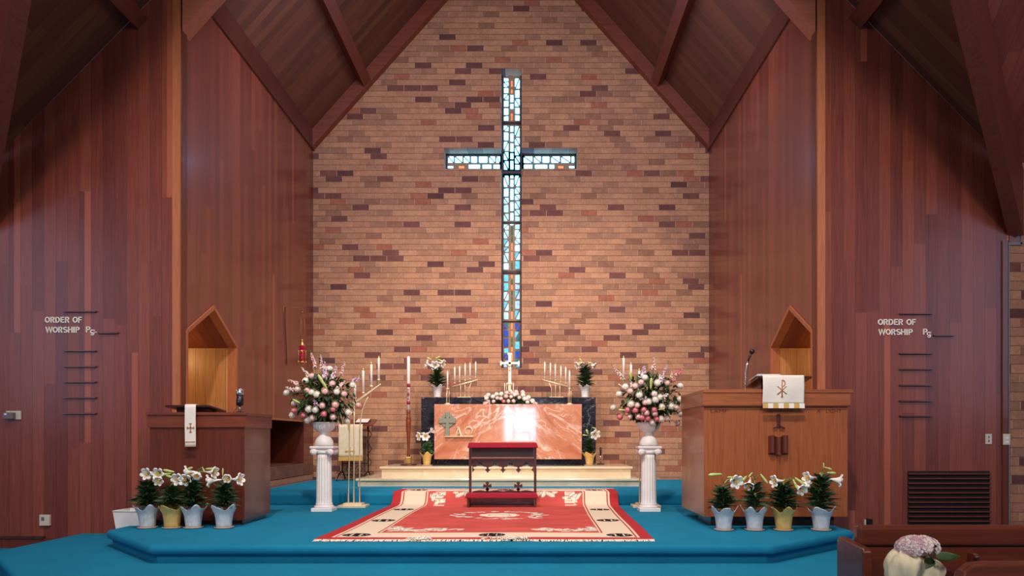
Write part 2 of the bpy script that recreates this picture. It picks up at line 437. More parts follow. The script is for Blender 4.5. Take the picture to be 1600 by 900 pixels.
struct('floor', B((-9.2,-9.2,-0.1), (9.2,8.3,0)), M['carpet'])
# carpeted platform steps: rounded overhanging top slab and a recessed base
def platform(poly, inset, z0, z1, th=0.085, ov=0.035, bev=0.035):
    m = MB(); m.prism(inset, z1-z0-th, XY(z0))
    struct('platform_step_riser', m, M['carpet'])
    m = MB(); m.prism(poly, th, XY(z1-th))
    struct('platform_step', m, M['carpet'], bevel=bev, seg=4)
    m = MB(); k = 0.018                                  # thin carpet binding under the nose
p1 = [(-3.2,5.2),(2.9,5.2),(4.5,6.9),(4.5,8.25),(-4.68,8.25),(-4.68,6.89)]
p1i = [(-3.17,5.25),(2.87,5.25),(4.44,6.93),(4.44,8.25),(-4.62,8.25),(-4.62,6.92)]
platform(p1, p1i, 0, Z1)
p2 = [(-2.86,6.2),(2.40,6.2),(3.515,7.2),(3.515,10.2),(-3.54,10.2),(-3.54,7.62),(-3.81,7.62),(-3.81,7.22)]
p2i = [(-2.82,6.26),(2.36,6.26),(3.46,7.24),(3.46,10.2),(-3.50,10.2),(-3.50,7.58),(-3.77,7.58),(-3.77,7.26)]
platform(p2, p2i, Z1, Z2)
p3 = [(-3.54,9.95),(3.54,9.95),(3.54,13.2),(-3.54,13.2)]
m = MB(); m.prism(p3, Z3-Z2+0.02, XY(Z2-0.02)); struct('platform_step_chancel', m, M['carpet'], bevel=0.045, seg=4)

# front walls left and right of the chancel opening
m = MB(); m.prism([(-5.66,0),(-HX,0),(-HX,6.45),(-5.66,4.29)], 0.1, XZ(YF)); struct('wall_front_left', m, M['panel_x'])
m = MB(); m.prism([(5.66,0),(5.66,4.29),(HX,6.45),(HX,0)], 0.1, XZ(YF)); struct('wall_front_right', m, M['panel_x'])
# chancel side walls with the gabled niches (and the low recess on the left)
NI = [(8.33,0.36),(9.70,0.36),(9.70,2.41),(9.02,2.79),(8.33,2.41)]
RE = [(10.9,0.795),(12.62,0.795),(12.62,1.50),(10.9,1.50)]
side = [(8.3,0.1),(13.3,0.1),(13.3,6.36),(8.3,6.36)]
NH = [(8.31,0.36),(9.72,0.36),(9.72,2.425),(9.02,2.82),(8.31,2.425)]
m = MB(); m.prism(side, 0.1, YZ(-HX,-1), [NH, RE]); struct('wall_left', m, M['panel_y'])
m = MB(); m.prism(side, 0.1, YZ(HX,1), [NH]); struct('wall_right', m, M['panel_y'])
def niche(sx, nm):
    X0, X1 = sx*(HX+0.1), sx*5.1
    m = MB()
    m.box((X0,9.70,0.3),(X1,9.75,2.41)); m.box((X0,8.28,0.3),(X1,8.33,2.41)); m.box((X1,8.28,0.3),(X1+sx*0.05,9.75,2.9)); m.box((X0,8.28,0.3),(X1,9.75,0.36))
    struct('wall_niche_'+nm, m, M['cedar'])
    m = MB()
    for ya, yb in ((8.28,9.02),(9.75,9.02)):
        za = 2.41-abs(ya-9.02)*0+0.0
        za = 2.38
        m.hexa([(X0,ya,za),(X1,ya,za),(X1,yb,2.79),(X0,yb,2.79)], [(X0,ya,za+.05),(X1,ya,za+.05),(X1,yb,2.84),(X0,yb,2.84)])
    struct('ceiling_niche_'+nm, m, M['panel_x'])
    # trim round the opening
    m = MB(); out = [(8.29,0.36),(8.29,2.44),(9.02,2.85),(9.74,2.44),(9.74,0.36)]; inn = [(8.33,0.36),(8.33,2.415),(9.02,2.795),(9.70,2.415),(9.70,0.36)]
    for i in range(4):
        a, b, c, d = out[i], out[i+1], inn[i+1], inn[i]
        f = lambda p, x: (x, p[0], p[1])
        x0, x1 = sx*(HX-0.02), sx*(HX+0.1)
        m.hexa([f(a,x0),f(b,x0),f(c,x0),f(d,x0)], [f(a,x1),f(b,x1),f(c,x1),f(d,x1)])
    struct('trim_niche_'+nm, m, M['trim'])
niche(-1, 'left'); niche(1, 'right')
# the low recess in the left wall: lining, brick base course below it
m = MB(); m.box((-3.64,12.62,0.74),(-4.4,12.68,1.52)); m.box((-3.64,10.84,0.74),(-4.4,10.9,1.52)); m.box((-4.4,10.84,0.74),(-4.45,12.68,1.52)); m.box((-3.64,10.84,1.50),(-4.45,12.68,1.55))
struct('wall_recess_left', m, M['oak_d'])
struct('trim_recess', B((-3.515,10.9,1.50),(-3.56,12.62,1.53)), M['trim'])
m = MB(); m.box((-3.49,10.2,0.60),(-4.4,12.98,0.79))
n_ = 0
y = 10.2
m2 = MB()
while y < 12.95:
    m2.box((-3.492,y+0.006,0.47),(-3.60,y+0.094,0.59)); y += 0.1
brk_dark = plain('ledge_brick', (128, 84, 66), 0.8, var=0.25, scale=9, bump=0.3)
m3 = MB(); y = 10.2
while y < 12.9:
    m3.box((-3.49,y+0.004,0.60),(-4.35,y+0.396,0.795)); y += 0.4
struct('trim_brick_ledge', m3, brk_dark); struct('trim_soldier_course', m2, M['brick_r'])
# brick back wall with the cross-shaped opening
cx0, cx1, cb, ct, ax0, ax1, az0, az1 = -0.178, 0.188, 2.48, 7.83, -1.198, 1.185, 6.04, 6.41
cross = [(cx0,cb),(cx1,cb),(cx1,az0),(ax1,az0),(ax1,az1),(cx1,az1),(cx1,ct),(cx0,ct),(cx0,az1),(ax0,az1),(ax0,az0),(cx0,az0)]
m = MB(); m.prism([(-3.64,0.3),(3.64,0.3),(3.64,6.55),(0,10.63),(-3.64,6.55)], 0.3, XZ(YB), [cross]); struct('wall_back', m, M['brick'])

# stained-glass cross window: matrix, frame bars, coloured glass
rnd = random.Random(11)
win = MB(); YG = 13.455
win.box((cx0-0.05,YG,cb-0.05),(cx1+0.05,YG+0.05,ct+0.05)); win.box((ax0-0.05,YG,az0-0.05),(ax1+0.05,YG+0.05,az1+0.05))
w1 = struct('window_1', win, M['matrix'], 'tall cross-shaped stained-glass window in the brick wall', None)
fr = MB()
for z, h in ((6.975,0.02),(6.075,0.025),(5.16,0.006),(4.26,0.022),(3.36,0.006)): fr.box((cx0,YG-0.03,z-h),(cx1,YG,z+h))
fr.box((cx0,YG-0.04,cb),(cx0+0.022,YG,ct)); fr.box((cx1-0.022,YG-0.04,cb),(cx1,YG,ct))
for x0, x1 in ((ax0,cx0),(cx1,ax1)): fr.box((x0,YG-0.03,az0),(x1,YG,az0+0.02)); fr.box((x0,YG-0.03,az1-0.02),(x1,YG,az1))
fr.box((ax0,YG-0.03,az0),(ax0+0.02,YG,az1)); fr.box((ax1-0.02,YG-0.03,az0),(ax1,YG,az1))
sub('window_frame', fr, M['lead'], w1)
GL = [emis('glass_white',(104,192,255),9.0), emis('glass_sky',(150,220,250),1.9), emis('glass_cyan',(96,190,236),1.25), emis('glass_pale_blue',(170,205,255),1.15), emis('glass_blue',(46,86,200),0.8), emis('glass_teal',(20,140,160),0.6), emis('glass_orange',(255,130,84),1.6), emis('glass_green',(70,140,90),0.35), emis('glass_halo',(10,110,130),0.7)]
gl = MB()
def cell(pts, ci):
    zc = sum(p[1] for p in pts)/len(pts)
    if ci == 0 and zc > 5.2:                          # teal halo of the bright panes, put in as a glowing rim
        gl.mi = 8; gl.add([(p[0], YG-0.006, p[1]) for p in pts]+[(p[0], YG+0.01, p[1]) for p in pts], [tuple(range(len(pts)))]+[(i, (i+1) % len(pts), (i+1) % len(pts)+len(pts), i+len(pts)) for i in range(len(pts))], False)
    c = Vector((sum(p[0] for p in pts)/len(pts), sum(p[1] for p in pts)/len(pts)))
    q = []
    n = len(pts)
    for i, p in enumerate(pts):                      # cut the corners a little: chunky slab glass
        a, b = Vector(pts[i-1]), Vector(pts[(i+1) % n]); p = Vector(p)
        for o in (a, b):
            k = p+(o-p)*0.07; q.append(c+(k-c)*0.86)
    gl.mi = ci
    gl.add([(p.x, YG-0.012, p.y) for p in q]+[(p.x, YG+0.01, p.y) for p in q], [tuple(range(len(q)))]+[(i, (i+1) % len(q), (i+1) % len(q)+len(q), i+len(q)) for i in range(len(q))], False)
def pick(z):
    r = rnd.random()
    if z > 5.5: return 0 if r < 0.95 else 1
    if z > 4.75: return 0 if r < 0.45 else 1
    if z > 4.0: return (1, 1, 2, 2, 0)[int(r*5)]
    if z > 3.35: return (2, 1, 2, 3, 3, 2)[int(r*6)]
    return (4, 4, 4, 5, 3, 4, 5, 2)[int(r*8)]
def column(x0, x1, z0, z1):
    z = z0
    while z < z1-0.03:
        h = rnd.uniform(0.10, 0.19)
        if z1-(z+h) < 0.07: h = z1-z
        za, zb = z+0.008, z+h-0.008; s0, s1 = rnd.uniform(-0.02,0.02), rnd.uniform(-0.02,0.02)
        r = rnd.random()
        if r < 0.45: cell([(x0,za),(x1,za),(x1,zb+s0*0.4),(x0,zb-s0*0.4)], pick(z))
        elif r < 0.72:
            cell([(x0,za),(x1-0.012,za),(x0,zb-0.012)], pick(z)); cell([(x1,za+0.012),(x1,zb),(x0+0.012,zb)], pick(z))
        else:
            cell([(x0+0.012,za),(x1,za),(x1,zb-0.012)], pick(z)); cell([(x0,za+0.012),(x1-0.012,zb),(x0,zb)], pick(z))
        z += h
def mids(z0, z1):
    z = z0; c = 0.008
    while z < z1-0.02:
        hi = z > 4.95
        h = rnd.uniform(0.10,0.26) if hi else rnd.uniform(0.07,0.2)
        h = min(h, z1-z)
        if hi:
            cell([(c-0.032,z+0.008),(c+0.03,z+0.008),(c+0.03,z+h-0.008),(c-0.032,z+h-0.008)], 0) if not (z > 6.95 and rnd.random() < 0.55) else cell([(c-0.016,z+0.01),(c+0.012,z+0.01),(c+0.012,z+h*0.7),(c-0.016,z+h*0.7)], 6)
        else:
            cell([(c-0.014,z+0.006),(c+0.014,z+0.006),(c+0.014,z+h-0.006),(c-0.014,z+h-0.006)], 6 if rnd.random() < 0.36 else 7)
        z += h
secs = [cb+0.02, 3.35, 3.37, 4.235, 4.285, 5.15, 5.17, 6.045, 6.105, 6.95, 7.0, ct-0.01]
for i in range(0, 12, 2):
    a, b = secs[i]+0.012, secs[i+1]-0.012
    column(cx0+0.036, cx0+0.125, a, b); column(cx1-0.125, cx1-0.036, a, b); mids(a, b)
def row(x0, x1, z0, z1, lo, hi, ci=None, tri=0.0):
    x = x0
    while x < x1-0.02:
        w = min(rnd.uniform(lo, hi), x1-x)
        if x1-(x+w) < 0.04: w = x1-x
        xa, xb = x+0.008, x+w-0.008
        c = ci if ci is not None else 0
        if rnd.random() < tri:
            cell([(xa,z0),(xb-0.01,z0),(xa,z1-0.01)], c); cell([(xb,z0+0.01),(xb,z1),(xa+0.01,z1)], c)
        else: cell([(xa,z0),(xb,z0),(xb,z1),(xa,z1)], c)
        x += w
for x0, x1, s in ((ax0+0.03,cx0-0.02,1),(cx1+0.02,ax1-0.03,-1)):
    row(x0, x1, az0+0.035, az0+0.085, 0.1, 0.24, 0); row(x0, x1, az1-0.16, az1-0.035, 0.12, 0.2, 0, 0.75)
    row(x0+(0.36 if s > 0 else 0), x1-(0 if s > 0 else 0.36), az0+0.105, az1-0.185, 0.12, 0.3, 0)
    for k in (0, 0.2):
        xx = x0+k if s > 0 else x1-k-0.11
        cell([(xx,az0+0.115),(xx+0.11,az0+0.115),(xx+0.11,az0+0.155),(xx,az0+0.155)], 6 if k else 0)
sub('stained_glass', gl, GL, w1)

# roofs
def slab(name, pts, mat, th=0.12):
    m = MB(); n = len(pts)
    m.add(list(pts)+[(p[0], p[1], p[2]+th) for p in pts], [tuple(range(n)), tuple(range(2*n-1, n-1, -1))]+[(i, (i+1) % n, (i+1) % n+n, i+n) for i in range(n)], False)
    return struct(name, m, mat)
top = EC+HX*PC; ntop = EAVE+HX*PN; E = 4.29; RY = 2.5; V = 5.66; back = -3.2
for sx, nm in ((-1,'left'),(1,'right')):
    slab('ceiling_chancel_'+nm, [(sx*3.7,YF,EC-0.16*PC),(0,YF,top),(0,13.4,top),(sx*3.7,13.4,EC-0.16*PC)], M['ceil'])
    slab('ceiling_nave_front_'+nm, [(sx*V,YF,E),(0,YF,ntop),(0,RY,ntop)], M['ceil'])
    slab('ceiling_transept_'+nm, [(sx*V,YF,E),(sx*9.1,YF,E),(sx*9.1,RY,ntop),(0,RY,ntop)], M['panel_x'])
    slab('ceiling_transept_rear_'+nm, [(sx*V,back,E),(sx*9.1,back,E),(sx*9.1,RY,ntop),(0,RY,ntop)], M['panel_x'])
    slab('ceiling_nave_rear_'+nm, [(sx*V,back,E),(0,RY,ntop),(0,-9.2,ntop),(sx*V,-9.2,E)], M['ceil'])
    # transept and nave walls out of sight
    m = MB(); m.prism([(back,0),(YF,0),(YF,4.4),(RY,10.1),(back,4.4)], 0.1, YZ(sx*9.0, sx)); struct('wall_transept_'+nm, m, M['brick_r'])
    struct('wall_nave_'+nm, B((sx*V,-9.2,0),(sx*(V+0.1),back,4.4)), M['brick_r'])
    struct('wall_transept_rear_'+nm, B((sx*V,back-0.1,0),(sx*9.0,back,4.4)), M['brick_r'])
    struct('wall_transept_front_'+nm, B((sx*(V+0.0),YF,0),(sx*9.1,YF+0.1,4.4)), M['brick_r'])
    # hip beam running at 45 degrees from the corner of the transept up towards the crossing
    d = Vector((-sx*0.93,-0.97,0.96)); w = Vector((sx*0.072,-0.072,0))*1.35; up = Vector((0,0,0.72))
    a0 = Vector((sx*5.69,8.22,3.46)); L = 5.2
    q = [a0, a0+w*1.05, a0+w*1.05+d*L, a0+d*L]
    m = MB(); m.hexa(q, [p+up for p in q]); struct('ceiling_beam_hip_'+nm, m, M['beam'])
    # nave purlin ending on the front wall
    nx, nz = -PN/math.hypot(1,PN), 1/math.hypot(1,PN)
    tx, tz = nz, -nx
    for X in (4.05, 2.2):
        c = Vector((sx*X, 0, EAVE-(X-HX)*PN)); t = Vector((-sx*tx,0,tz))*0.09; n = Vector((-sx*nx*-1*-1,0,nz))
        n = Vector((sx*PN,0,1)).normalized()*0.13
        pp = [c-t-n, c+t-n, c+t+n*0.4, c-t+n*0.4]
        y1 = YF if X > HX else YF
        m = MB(); m.hexa([(p.x,1.0+abs(X)*0.9,p.z) for p in pp], [(p.x,y1,p.z) for p in pp]); struct('ceiling_purlin_nave_'+nm, m, M['beam'])
    # chancel purlins
    for X in (2.68, 1.3):
        c = Vector((sx*X, 0, EC+(HX-X)*PC)); t = Vector((-sx,0,PC)).normalized()*0.085; n = Vector((sx*PC,0,1)).normalized()
        pp = [c-t-n*0.2, c+t-n*0.2, c+t+n*0.05, c-t+n*0.05]
        m = MB(); m.hexa([(p.x,8.35,p.z) for p in pp], [(p.x,YB,p.z) for p in pp]); struct('ceiling_purlin_chancel_'+nm, m, M['beam'])
    # eave board on the chancel side wall, dark wood standing for roof shade
    struct('trim_eave_shade_'+nm, B((sx*(HX-0.03),8.3,6.36),(sx*(HX+0.14),13.18,6.72)), M['walnut_z'])
    # rake beam against the brick wall, rake board of the chancel arch
    n = Vector((sx*PC,0,1)).normalized()
    for nm2, y0, y1, dep, mt in (('back',13.02,YB,0.21,M['beam_x']),('arch',YF,YF+0.2,0.61,M['arch'])):
        a = Vector((sx*(HX+0.0),0,EC)); b = Vector((0,0,top))
        dz = dep*math.hypot(1,PC)
        pp = [a-Vector((0,0,dz)), b-Vector((0,0,dz)), b, a]
        m = MB(); m.hexa([(p.x,y0,p.z) for p in pp], [(p.x,y1,p.z) for p in pp]); struct('ceiling_rake_beam_%s_%s' % (nm2, nm), m, mt)
    # posts at the edge of the opening
    struct('trim_opening_'+nm, B((sx*HX,YF-0.03,Z2 if 0 else Z1),(sx*(HX+0.085),YF,6.5)), M['trim'])
    struct('trim_opening_inner_'+nm, B((sx*(HX-0.012),YF+0.0,Z2),(sx*HX,YF+0.12,6.4)), M['oak_d'])
struct('trim_corner_right', B((5.60,YF-0.02,0),(5.665,YF,3.42)), M['oak_d'])
m = MB(); m.box((5.68,YF-0.02,3.37),(5.82,YF,3.40)); m.box((5.66,YF-0.02,0),(5.68,YF,3.40)); m.box((5.80,YF-0.02,3.38),(5.82,YF,3.95))
struct('trim_conduit_right', m, M['grey'])
struct('trim_wood_infill_right', B((5.68,YF-0.015,3.40),(5.80,YF,4.2)), M['oak_d'])
struct('baseboard_left', B((-5.66,YF-0.02,0),(-4.68,YF,0.11)), M['oak_d'])
struct('trim_cable_cover', B((-5.66,YF-0.035,0.105),(-5.05,YF,0.135)), M['walnut'])
# rear of the nave with assumed glowing entrance doors (mirrored in the polished altar)
DX0, DX1, DZ0, DZ1 = -0.86, 0.56, 1.05, 2.62
m = MB(); m.prism([(-V,0),(V,0),(V,4.4),(0,10.1),(-V,4.4)], 0.1, lambda u, v, w: (u, -9.0-w, v), [[(DX0,DZ0),(DX1,DZ0),(DX1,DZ1),(DX0,DZ1)]]); struct('wall_rear', m, M['brick_r'])
dg = emis('daylit_glass', (205, 226, 255), 18.0)
d1 = struct('door_assumed', B((DX0,-9.06,DZ0),(DX1,-9.03,DZ1)), dg)
m = MB(); m.box((-0.47,-9.03,DZ0),(-0.40,-8.99,DZ1)); m.box((0.26,-9.03,DZ0),(0.31,-8.99,DZ1)); m.box((-0.4,-9.03,1.45),(0.26,-8.99,1.52)); m.box((DX0,-9.03,1.2),(-0.47,-8.99,1.25))
sub('door_frame', m, M['chrome'], d1)
# ------------------------------------------------------------------ furniture and fittings
def text_mesh(txt, size, depth, x, y, z, name, mat, parent, width=None, off=0.0):
    cu = bpy.data.curves.new('t', 'FONT'); cu.body = txt; cu.size = size; cu.extrude = depth; cu.offset = off; cu.resolution_u = 3
    ob = bpy.data.objects.new('t', cu); COL.objects.link(ob)
    bpy.context.view_layer.update()
    dg_ = bpy.context.evaluated_depsgraph_get(); me = bpy.data.meshes.new_from_object(ob.evaluated_get(dg_))
    bpy.data.objects.remove(ob); bpy.data.curves.remove(cu)
    v = np.array([p.co[:] for p in me.vertices]); lo, hi = v.min(0), v.max(0)
    k = (width/(hi[0]-lo[0])) if width else 1.0
    org = Vector(parent.get('_o')) if parent else Vector((0,0,0))
    for p in me.vertices:
        a, b, c = p.co; p.co = Vector((x+(a-lo[0])*k, y-c, z+b))-org
    me.name = name; me.materials.clear(); me.materials.append(mat)
    o = bpy.data.objects.new(name, me); COL.objects.link(o); o.parent = parent
    return o
def arc(cx, cz, rx, rz, a0, a1, n=12):
    return [(cx+rx*math.cos(math.radians(a0+(a1-a0)*k/n)), cz+rz*math.sin(math.radians(a0+(a1-a0)*k/n))) for k in range(n+1)]
# bold condensed sans capitals drawn as strokes in a unit-high cell: (advance, strokes)
GLY = {'O': (0.66, [arc(0.31,0.5,0.24,0.41,0,360,24)]), 'R': (0.60, [[(0.09,0),(0.09,1)],[(0.09,0.92),(0.28,0.92)]+arc(0.28,0.71,0.17,0.21,90,-90)+[(0.09,0.5)],[(0.27,0.5),(0.47,0)]]),
 'D': (0.64, [[(0.09,0),(0.09,1)],[(0.09,0.92),(0.24,0.92)]+arc(0.24,0.5,0.26,0.42,90,-90,16)+[(0.09,0.08)]]), 'E': (0.54, [[(0.09,0),(0.09,1)],[(0.09,0.92),(0.45,0.92)],[(0.09,0.52),(0.41,0.52)],[(0.09,0.08),(0.46,0.08)]]),
 'F': (0.50, [[(0.09,0),(0.09,1)],[(0.09,0.92),(0.45,0.92)],[(0.09,0.5),(0.40,0.5)]]), 'W': (0.84, [[(0.03,1),(0.2,0.02),(0.40,0.9),(0.60,0.02),(0.77,1)]]),
 'S': (0.56, [arc(0.27,0.71,0.19,0.21,35,270,14)+arc(0.27,0.29,0.20,0.21,90,-145,14)]), 'H': (0.64, [[(0.09,0),(0.09,1)],[(0.5,0),(0.5,1)],[(0.09,0.52),(0.5,0.52)]]), 'I': (0.26, [[(0.1,0),(0.1,1)]]),
 'P': (0.56, [[(0.09,0),(0.09,1)],[(0.09,0.92),(0.28,0.92)]+arc(0.28,0.69,0.18,0.23,90,-90)+[(0.09,0.46)]]), 'g': (0.56, [arc(0.26,0.36,0.18,0.27,0,360,20),[(0.45,0.68),(0.45,-0.05)]+arc(0.27,-0.05,0.18,0.17,0,-150,10)]),
 '.': (0.24, [[(0.1,0),(0.1,0.16)]]), ' ': (0.34, [])}
def letter_mesh(ch, x, z, h, kx, Y, th=0.155, d=0.014):
    m = MB()
    for st in GLY[ch][1]:
        pts = [Vector((x+p[0]*h*kx, z+p[1]*h)) for p in st]; w = th*h*0.5
        L, Rr = [], []
        closed = (pts[0]-pts[-1]).length < 1e-5
        n = len(pts)
        for k in range(n):
            a = pts[k-1] if k else (pts[-2] if closed else pts[0]); b_ = pts[k+1] if k < n-1 else (pts[1] if closed else pts[-1])
            d0 = (pts[k]-a); d1 = (b_-pts[k])
            if d0.length < 1e-9: d0 = d1
            if d1.length < 1e-9: d1 = d0
            d0.normalize(); d1.normalize(); t_ = (d0+d1).normalized(); nn = Vector((-t_.y, t_.x)); ml = min(1.8, 1/max(0.3, nn.dot(Vector((-d0.y, d0.x)))))
            L.append(pts[k]+nn*w*ml); Rr.append(pts[k]-nn*w*ml)
        for k in range(n-1):
            q = [L[k], Rr[k], Rr[k+1], L[k+1]]
            m.add([(p.x,Y-d,p.y) for p in q]+[(p.x,Y,p.y) for p in q], [(0,1,2,3),(7,6,5,4),(0,4,5,1),(1,5,6,2),(2,6,7,3),(3,7,4,0)], False)
    return m
YW = YF-0.006
def sign(nm, words, label):
    c = P(*words[0][1], YF); t = thing('wall_lettering', (c.x, YF, c.z), label, 'sign')
    for txt, (px, py), wpx, hpx in words:
        p = P(px, py, YF); h = hpx*YF/F; tot = sum(GLY[ch][0] for ch in txt)-0.1; kx = wpx*YF/F/(tot*h); x = p.x
        for ch in txt:
            if ch != ' ': sub('letter', letter_mesh(ch, x, p.z, h, kx, YF), M['letter'], t)
            x += GLY[ch][0]*h*kx
sign('l', [('ORDER OF',(71,504.5),57,9.2),('WORSHIP',(72.5,520),52,9.2),('P',(135,519.5),6.2,9.2),('g',(141.5,521.5),6.2,9.0),('.',(149.2,520),2.4,9.2)], 'raised cream letters reading ORDER OF WORSHIP Pg. on the left front wall')
sign('r', [('ORDER OF',(1371,508),58.5,9.2),('WORSHIP',(1372.2,523.5),52.3,9.2),('P',(1441.3,523),6.2,9.2),('g',(1447,525),6.2,9.0)], 'raised cream letters reading ORDER OF WORSHIP Pg on the right front wall')
def ledge(x0, x1, y, side, lab):
    a, b = P(x0, y-1.2, YF), P(x1, y+1.0, YF)
    m = B((a.x, YF-0.03, b.z), (b.x, YF, b.z+0.006)); m.box((a.x, YF-0.012, b.z), (b.x, YF, a.z)); m.box((a.x, YF-0.032, b.z), (b.x, YF-0.026, b.z+0.012))
    tag(m.build('hymn_number_ledge', M['oak_d']), lab, 'ledge', 'hymn number ledges on the %s wall' % side)
for side, xs, ys, sx in (('left', (101,151.5), (487,548.5,573,597,621.5,646), (154,186,520.5)), ('right', (1404.5,1455), (490.5,552.5,577,602,626.5,650), (1458,1489,524.5))):
    names = ['topmost thin wooden ledge above the ORDER OF WORSHIP letters on the %s wall', 'first thin wooden ledge below the ORDER OF WORSHIP letters on the %s wall', 'second ledge of the five below the letters on the %s wall, counted from above',
             'middle ledge of the five below the letters on the %s wall', 'second lowest thin wooden ledge on the %s front wall', 'lowest thin wooden hymn number ledge on the %s front wall']
    for y, n in zip(ys, names): ledge(xs[0], xs[1], y, side, n % side)
    ledge(sx[0], sx[1], sx[2], side, 'short wooden ledge right after the letters Pg on the %s wall' % side)
# wall plates
def plate(x0, y0, x1, y1, nm, mat, lab, cat, d=0.012, parts=()):
    a, b = P(x0, y0, YF), P(x1, y1, YF)
    t = thing(nm, ((a.x+b.x)/2, YF, b.z), lab, cat)
    sub('cover_plate', B((a.x,YF-d,b.z),(b.x,YF,a.z)), mat, t, bevel=0.003)
    for (u0,v0,u1,v1,n2,m2,dd) in parts:
        X = lambda u: a.x+(b.x-a.x)*u
        Zf = lambda v: a.z+(b.z-a.z)*v
        sub(n2, B((X(u0),YF-dd,Zf(v1)),(X(u1),YF-d*0.5,Zf(v0))), m2, t, bevel=0.002)
plate(1539,678,1549,694,'light_switch',M['plate'],'ivory wall plate with small slots above the vent louvers','switch',parts=[(.38,.2,.62,.42,'socket',M['grey'],.014),(.38,.58,.62,.8,'socket',M['grey'],.014)])
plate(1565,678,1576,695,'light_switch',M['plate'],'white wall switch plate at the edge of the right brick wall','switch',0.03,parts=[(.3,.25,.7,.5,'switch_lever',M['white'],.036),(.25,.65,.75,.85,'switch_lever',M['white'],.036)])
plate(64,804,80,821,'power_outlet',M['plate'],'ivory outlet box low on the left front wall','outlet',0.03,parts=[(.2,.2,.5,.55,'socket',M['grey'],.033)])
plate(11,642,34,655.5,'thermostat',M['plate'],'grey thermostat box on a pale plate at the left edge of the wall','thermostat',0.02,parts=[(0.0,.2,.68,.92,'thermostat_body',M['grey'],.07),(.1,.3,.3,.5,'dial',M['chrome'],.075)])
t = thing('wall_box', tuple(P(1355,818,YF)), 'small black box beside a white strip just above the pew screen', 'box')
a, b = P(1352.5,810,YF), P(1360.5,819.5,YF); sub('box_body', B((a.x,YF-0.05,b.z),(b.x,YF,a.z)), M['black_p'], t, bevel=0.004)
a, b = P(1349,811.5,YF), P(1351.5,819.5,YF); sub('side_strip', B((a.x,YF-0.03,b.z),(b.x,YF,a.z)), M['plate'], t)
# louvred vent
a, b = P(1418,736,YF), P(1546,832,YF)
t = thing('wall_vent', ((a.x+b.x)/2,YF,b.z), 'dark wooden louvred vent low in the right front wall', 'vent')
sub('backing', B((a.x,YF-0.004,b.z),(b.x,YF,a.z)), M['dark'], t)
n = 13
for i in range(n):
    z = a.z-(a.z-b.z)*(i+0.55)/n
    sub('slat', MB().hexa([(a.x,YF-0.035,z-0.008),(b.x,YF-0.035,z-0.008),(b.x,YF-0.004,z-0.004),(a.x,YF-0.004,z-0.004)], [(a.x,YF-0.035,z+0.006),(b.x,YF-0.035,z+0.006),(b.x,YF-0.004,z+0.008),(a.x,YF-0.004,z+0.008)]), M['oak_d'], t)

# marble predella under the altar: two tiers
def tier(nm, x0, x1, y0, z0, z1, lab, lip=0.035):
    t = thing(nm, ((x0+x1)/2, (y0+YB)/2, z0), lab, 'altar step')
    sub('riser', B((x0+0.03,y0+0.03,z0),(x1-0.03,YB-0.01,z1-lip)), M['cream'], t)
    sub('tread', B((x0,y0,z1-lip),(x1,YB-0.01,z1)), M['cream'], t, bevel=0.006)
tier('marble_step', -2.33, 2.05, 11.26, Z3, 0.604, 'wide cream marble lower step below the altar')
tier('marble_step', -2.06, 1.98, 11.74, 0.604, 0.77, 'cream marble upper step that the altar stands on')
ZA = 0.77
# altar
t = thing('altar', (0,12.4,ZA), 'black and pink veined marble altar standing against the brick wall', 'altar')
YA, YK = 12.08, 12.42
a, b = P(658,620.5,YK), P(931,727,YK); ZT = a.z
sub('rear_slab', B((a.x,YK,ZA),(b.x,12.95,ZT)), M['black'], t, 'black marble rear slab', bevel=0.006)
a, b = P(678.5,631.5,YA), P(909,717.5,YA); ZPK = a.z
sub('front_block', B((a.x,YA,b.z),(b.x,YK-0.002,ZPK)), M['pink'], t, 'pink marble front panel with pale veins', bevel=0.004)
sub('base', B((a.x,YA+0.12,ZA),(b.x,YK-0.002,b.z)), M['black'], t, 'recessed black base')
# celtic cross with alpha and omega on a little brass rail, fixed to the front
y0 = YA-0.002
em = thing('altar_emblem', tuple(P(712,682,YA)), 'stone ringed cross with gilt Alpha and Omega letters on the altar front', 'emblem')
m = MB(); f = XZ(y0-0.035)
def R(px0, py0, px1, py1): 
    a, b = P(px0,py0,YA), P(px1,py1,YA); return [(a.x,b.z),(b.x,b.z),(b.x,a.z),(a.x,a.z)]
m.prism([tuple(P(x,y,YA)[i] for i in (0,2)) for x, y in ((695.3,681.5),(702.4,681.5),(701.9,661),(712.2,661.5),(712.2,653),(701.9,653.5),(702.4,643.8),(696.5,643.8),(697,653.5),(686.2,653),(686.2,661.5),(697,661))], 0.035, f)
sub('stone_cross', m, M['stone'], em, 'weathered grey-green stone cross', bevel=0.004)
c = P(699.3,657,YA); m = MB()
ring = [(math.cos(k*PI/14), math.sin(k*PI/14)) for k in range(28)]
r0, r1 = 10.6*YA/F, 6.0*YA/F
m.prism([(c.x+x*r0, c.z+z*r0) for x, z in ring], 0.022, XZ(y0-0.022), [[(c.x+x*r1, c.z+z*r1) for x, z in reversed(ring)]])
sub('ring', m, M['stone'], em)
a, b = P(695,681.4,YA), P(740,682.6,YA); sub('rail', B((a.x,y0-0.04,b.z),(b.x,y0,a.z)), M['brass'], em)
def bar(m, x0, y0_, x1, y1_, w, Y, d):
    a, b = P(x0,y0_,Y), P(x1,y1_,Y); v = Vector((b.x-a.x, 0, b.z-a.z)).normalized(); nn = Vector((-v.z,0,v.x))*w
    m.prism([(a+nn)[::2], (a-nn)[::2], (b-nn)[::2], (b+nn)[::2]] if False else [((a+nn).x,(a+nn).z),((a-nn).x,(a-nn).z),((b-nn).x,(b-nn).z),((b+nn).x,(b+nn).z)], d, XZ(y0-d))
m = MB()
